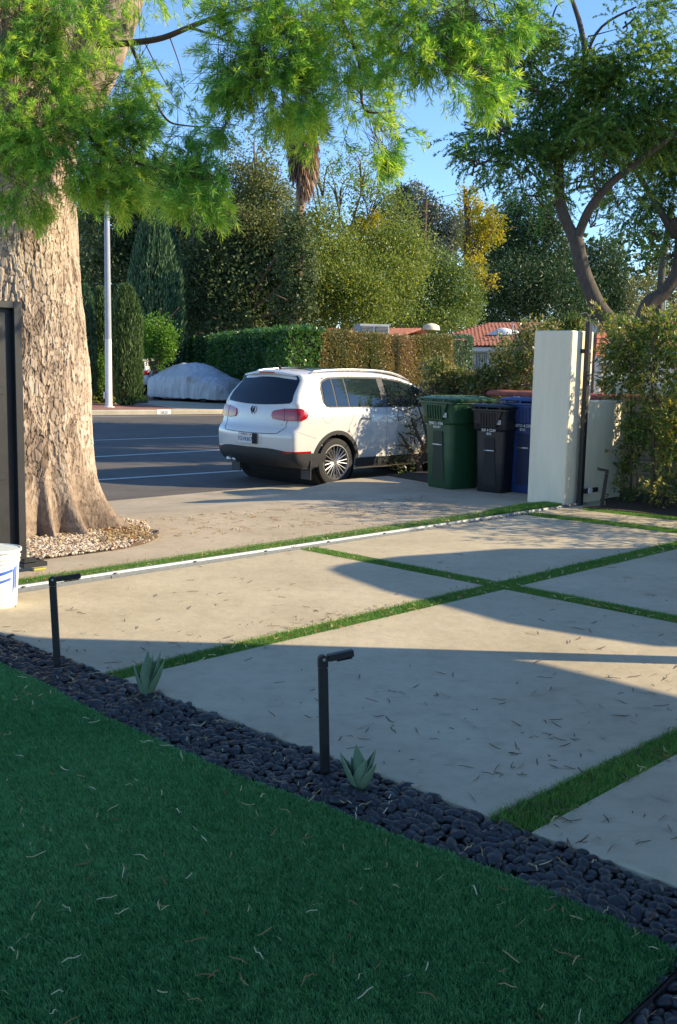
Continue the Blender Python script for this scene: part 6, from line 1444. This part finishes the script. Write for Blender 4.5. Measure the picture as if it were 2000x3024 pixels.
# ------------------------------------------------------------------ jacarandas
def jacaranda(label, limbs_, blobs, n, D, root, nleaf=52, pods=0):
    b = Q(*root, D); b[2] = 0; e = empty('jacaranda_tree', b); tag(e, label, 'tree', None)
    mb = MB()
    for pts_, r0, r1 in limbs_: limb(mb, [Q(x, y, DD) - b for x, y, DD in pts_], r0, r1, 12 if r0 > .08 else 7, 6)
    mb.build('trunk', M['wood_grey'], e, True)
    C_, O_, T_ = blob_points(blobs, n, .3, .22, cl=lambda k_: max(3, k_ // 9))
    keep = fbm(C_ * .9, 3, 17) > .40; C_, O_, T_ = C_[keep], O_[keep], T_[keep]
    Dr = unit(O_ * np.array([1, 1, .4]) + np.array([0, 0, -.12]) + rng.normal(0, .4, C_.shape))
    link('crown', sprays(C_ - b, Dr, rng.uniform(.30, .5, len(C_)), nleaf, .062, .017, M['lf_jac'], .75, .10, T_, .14), e)
    mb = MB()
    for bl in blobs:
        c = Q(bl[0], bl[1], bl[4]) - b
        for _ in range(4):
            q = c + rng.normal(0, .35, 3) * np.array([bl[2], bl[2], bl[3]]) * D / FPX; limb(mb, [c + rng.normal(0, .1, 3), (c + q) / 2 + rng.normal(0, .08, 3), q], .022, .006, 5, 3)
    tw = mb.build('twigs', M['twig'], e); tw["kind"] = "stuff"
    if pods:
        k = rng.integers(0, len(C_), pods); V0, F0 = ellipsoid_mesh(.035, .03, .032, 6, 5, 2); VV = (V0[None] + (C_[k] + [0, 0, -.18])[:, None] - b).reshape(-1, 3); FF = (F0[None] + (np.arange(pods) * len(V0))[:, None, None]).reshape(-1, 3)
        o = link('seed_pods', mesh_np(VV, FF, M['twig'], True), e); o["kind"] = "stuff"
    return e
jl = [([(1850, 1100, 21), (1815, 975, 21), (1765, 900, 21), (1725, 810, 21), (1706, 730, 21), (1700, 700, 21)], 0.172, 0.136),
      ([(1700, 712, 21), (1660, 620, 21), (1650, 520, 21), (1655, 460, 21), (1690, 370, 21), (1705, 300, 21.2), (1728, 180, 21.4), (1715, 80, 21.5), (1690, 0, 21.6)], 0.117, 0.040),
      ([(1702, 712, 21), (1740, 620, 20.8), (1800, 545, 20.6), (1880, 480, 20.4), (1960, 420, 20.2), (2040, 360, 20)], 0.098, 0.048),
      ([(1650, 485, 21), (1600, 430, 20.8), (1530, 400, 20.6), (1440, 375, 20.4), (1370, 360, 20.3)], 0.047, 0.016), ([(1645, 480, 21), (1590, 465, 21.3), (1520, 440, 21.6)], 0.035, 0.012),
      ([(1665, 460, 21), (1740, 400, 20.5), (1800, 330, 20.2)], 0.039, 0.016), ([(1655, 300, 21), (1610, 290, 20.8), (1560, 240, 20.6), (1530, 150, 20.4)], 0.027, 0.010), ([(1700, 300, 21.2), (1760, 100, 21), (1880, 20, 20.8)], 0.039, 0.016), ([(1770, 575, 20.6), (1755, 520, 20.5), (1760, 440, 20.4)], 0.023, 0.010)]
jb = [(1480, 410, 100, 60, 20.8, .9), (1420, 480, 60, 50, 20.6, .6), (1560, 500, 90, 60, 20.8, .8), (1500, 300, 90, 60, 21, .6), (1560, 200, 90, 80, 21, .7), (1540, 100, 80, 60, 21.2, .5), (1640, 80, 100, 80, 21.2, .8), (1680, 250, 120, 90, 20.6, 1.2), (1750, 150, 120, 90, 20.8, 1.2), (1850, 80, 120, 90, 21, 1), (1800, 300, 130, 90, 20.4, 1.3), (1900, 220, 120, 90, 20.6, 1.3), (1950, 350, 110, 80, 20.6, 1.1), (1720, 410, 110, 70, 20.4, 1.1), (1850, 420, 110, 70, 21.4, 1), (1820, 600, 90, 60, 21.8, .7), (1760, 650, 60, 50, 21.8, .5), (1640, 380, 80, 50, 20.8, .9), (1590, 580, 60, 40, 21.2, .4), (2050, 200, 140, 160, 21, 1.1), (1720, 540, 60, 50, 22, .5)]
jacaranda('jacaranda with a leaning forked trunk rising behind the right wall', jl, jb, 8200, 21, (1850, 1100), pods=90)
jl2 = [([(1880, 1080, 25), (1905, 915, 25), (1960, 865, 25), (2000, 800, 25), (2010, 700, 25), (1985, 650, 25)], 0.187, 0.128), ([(1995, 700, 25), (1960, 640, 25), (1900, 540, 25.2), (1860, 480, 25.4)], 0.102, 0.043), ([(2000, 760, 25), (2060, 650, 25), (2120, 500, 25)], 0.111, 0.060)]
jb2 = [(1900, 580, 90, 60, 25.5, 1), (1960, 520, 90, 60, 25.5, 1), (1880, 660, 60, 50, 25.6, .8), (1970, 620, 70, 60, 25.8, .9), (2060, 450, 110, 110, 25, 1), (1980, 760, 50, 40, 25, .35), (1930, 700, 50, 35, 25, .4), (2100, 620, 120, 100, 25, 1)]
jacaranda('second jacaranda with a dark trunk curving up at the right edge', jl2, jb2, 2200, 25, (1880, 1080))

# ------------------------------------------------------------------ unseen roofs and trees added right of the frame to throw the shadows
SH = 1 / math.tan(SUN_EL)
def shadow_src(px, h, z=0):
    q = P(*px, z); return (q[0] + (h - z) * SH * math.cos(SUN_AZ), q[1] + (h - z) * SH * math.sin(SUN_AZ))
hs = empty('shadow_house', (10, 3, 0)); tag(hs, 'unseen house right of the drive, its roofs cut to throw the drive shadows', 'house')
def addslab(nm, poly, z0, z1, mt):
    m_ = MB(); m_.prism([(p[0] - 10, p[1] - 3) for p in poly], z0, z1); return m_.build(nm, mt, hs)
h1 = 2.75
A_edge = [shadow_src(p, h1) for p in [(-150, 1860), (0, 1866), (170, 1890), (540, 1897), (1000, 1912), (1230, 1918), (1420, 1932), (1595, 1957), (2000, 2055)]]
last = np.array(A_edge[-1]); prev = np.array(A_edge[-2]); dd = (last - prev) / np.linalg.norm(last - prev)
polyA = A_edge + [tuple(last + dd * 3.0), (13.5, 1.5), (13.5, -3), (2.3, -3), (2.6, 2.0), (A_edge[0][0] - .1, 4.6)]
addslab('shadow_roof', polyA, h1, h1 + .10, M['stucco'])  # outline traced back along the sun from the shadow edge
B_edge = [shadow_src(p, h1) for p in [(2000, 1911), (1746, 1875), (1545, 1841), (1345, 1786), (1180, 1746), (1046, 1699), (1012, 1683), (1030, 1672), (1069, 1665), (1153, 1652), (1225, 1643), (1352, 1635), (1530, 1621), (1871, 1620), (2000, 1612)]]
l0 = np.array(B_edge[0]); l1 = np.array(B_edge[-1])
addslab('shadow_slab', B_edge + [(14, l1[1] + .0), (14, l0[1] - .18)], h1, h1 + .06, M['stucco'])  # added slab, outline projected back from the second driveway shadow
pq = P(2330, 1955); addslab('wall', [(9.0, 1.0), (13.5, 1.0), (13.5, 5.0), (9.0, 3.2)], 0, h1, M['house_wall'])
m_ = MB(); yb = (P(1990, 1941)[1] + P(1990, 1968)[1]) / 2; m_.box((3.4 - 10, yb - 3 - 0.02 + 3.4 * math.tan(SUN_AZ) * 0, h1 / 2), (.17, .16, h1)); m_.build('porch_post', M['white_paint'], hs)
for x_ in (13.0,):
    m_ = MB(); m_.box((x_ - 10, l0[1] + .6 - 3, h1 / 2), (.12, .12, h1)); m_.build('shadow_slab_post', M['white_paint'], hs)
def wb(X_, D_, Z_, rx, rz, w=1.0): k = FPX / D_; return (1000 + X_ * k, 1074 + X_ * k * math.tan(ROLL) - (Z_ - CAMZ) * k, rx * k, rz * k, D_, w)
for lab, bl in (('unseen tree added right of the jacaranda to shade the road', [wb(12, 18.9, 8.6, 1.5, 1.4), wb(13.5, 18.9, 8.8, 1.5, 1.3), wb(11, 19.0, 7.2, 1.3, 1.1)]),
                ('unseen tree added farther up the road to shade it', [wb(11.5, 23.2, 8.2, 2.8, 2.4), wb(13, 22.6, 9.8, 2.4, 2.0), wb(10.5, 23.8, 6.6, 1.8, 1.4)]),
                ('unseen tree added farthest up the road to shade it', [wb(12, 26.4, 8.4, 2.8, 2.6), wb(13.5, 25.6, 10.2, 2.6, 2.0), wb(14, 27.2, 7.4, 2.4, 2.0)])):
    bg_tree('shadow_tree', lab, bl, M['lf_jac'], 15000, (.22, .12), [(bl[0][0], 1150), (bl[0][0], 900), (bl[0][0], bl[0][1])], 'wood_grey', group='unseen trees added beyond the right edge for road shade', cl=lambda k_: k_ // 40)  # added out of view to put the road in shade

# ------------------------------------------------------------------ far wood closing the view
n_ = 60000; X_ = rng.uniform(-75, 75, n_); top_ = 13 + 5 * vnoise(np.c_[X_ * .12, X_ * 0, X_ * 0], 3) + 3 * vnoise(np.c_[X_ * .5, X_ * 0, X_ * 0], 6)
Z_ = top_ * rng.random(n_) ** .8; Y_ = 118 + rng.uniform(0, 7, n_) - 2 * np.cos(Z_ / top_ * 3)
cm = fbm(np.c_[X_ * .5, Y_ * .3, Z_ * .5], 3, 12); k_ = cm > .36
p = np.c_[X_, Y_, Z_][k_]; o = link('distant_trees', leaves_mesh(p, unit(rdir(len(p)) + [0, 0, .2]), .75, .45, M['lf_dark'], np.clip((cm[k_] - .3) * 2 + rng.normal(0, .2, len(p)), 0, 1))); tag(o, 'far off belt of dark trees behind everything', 'woods', kind='stuff')
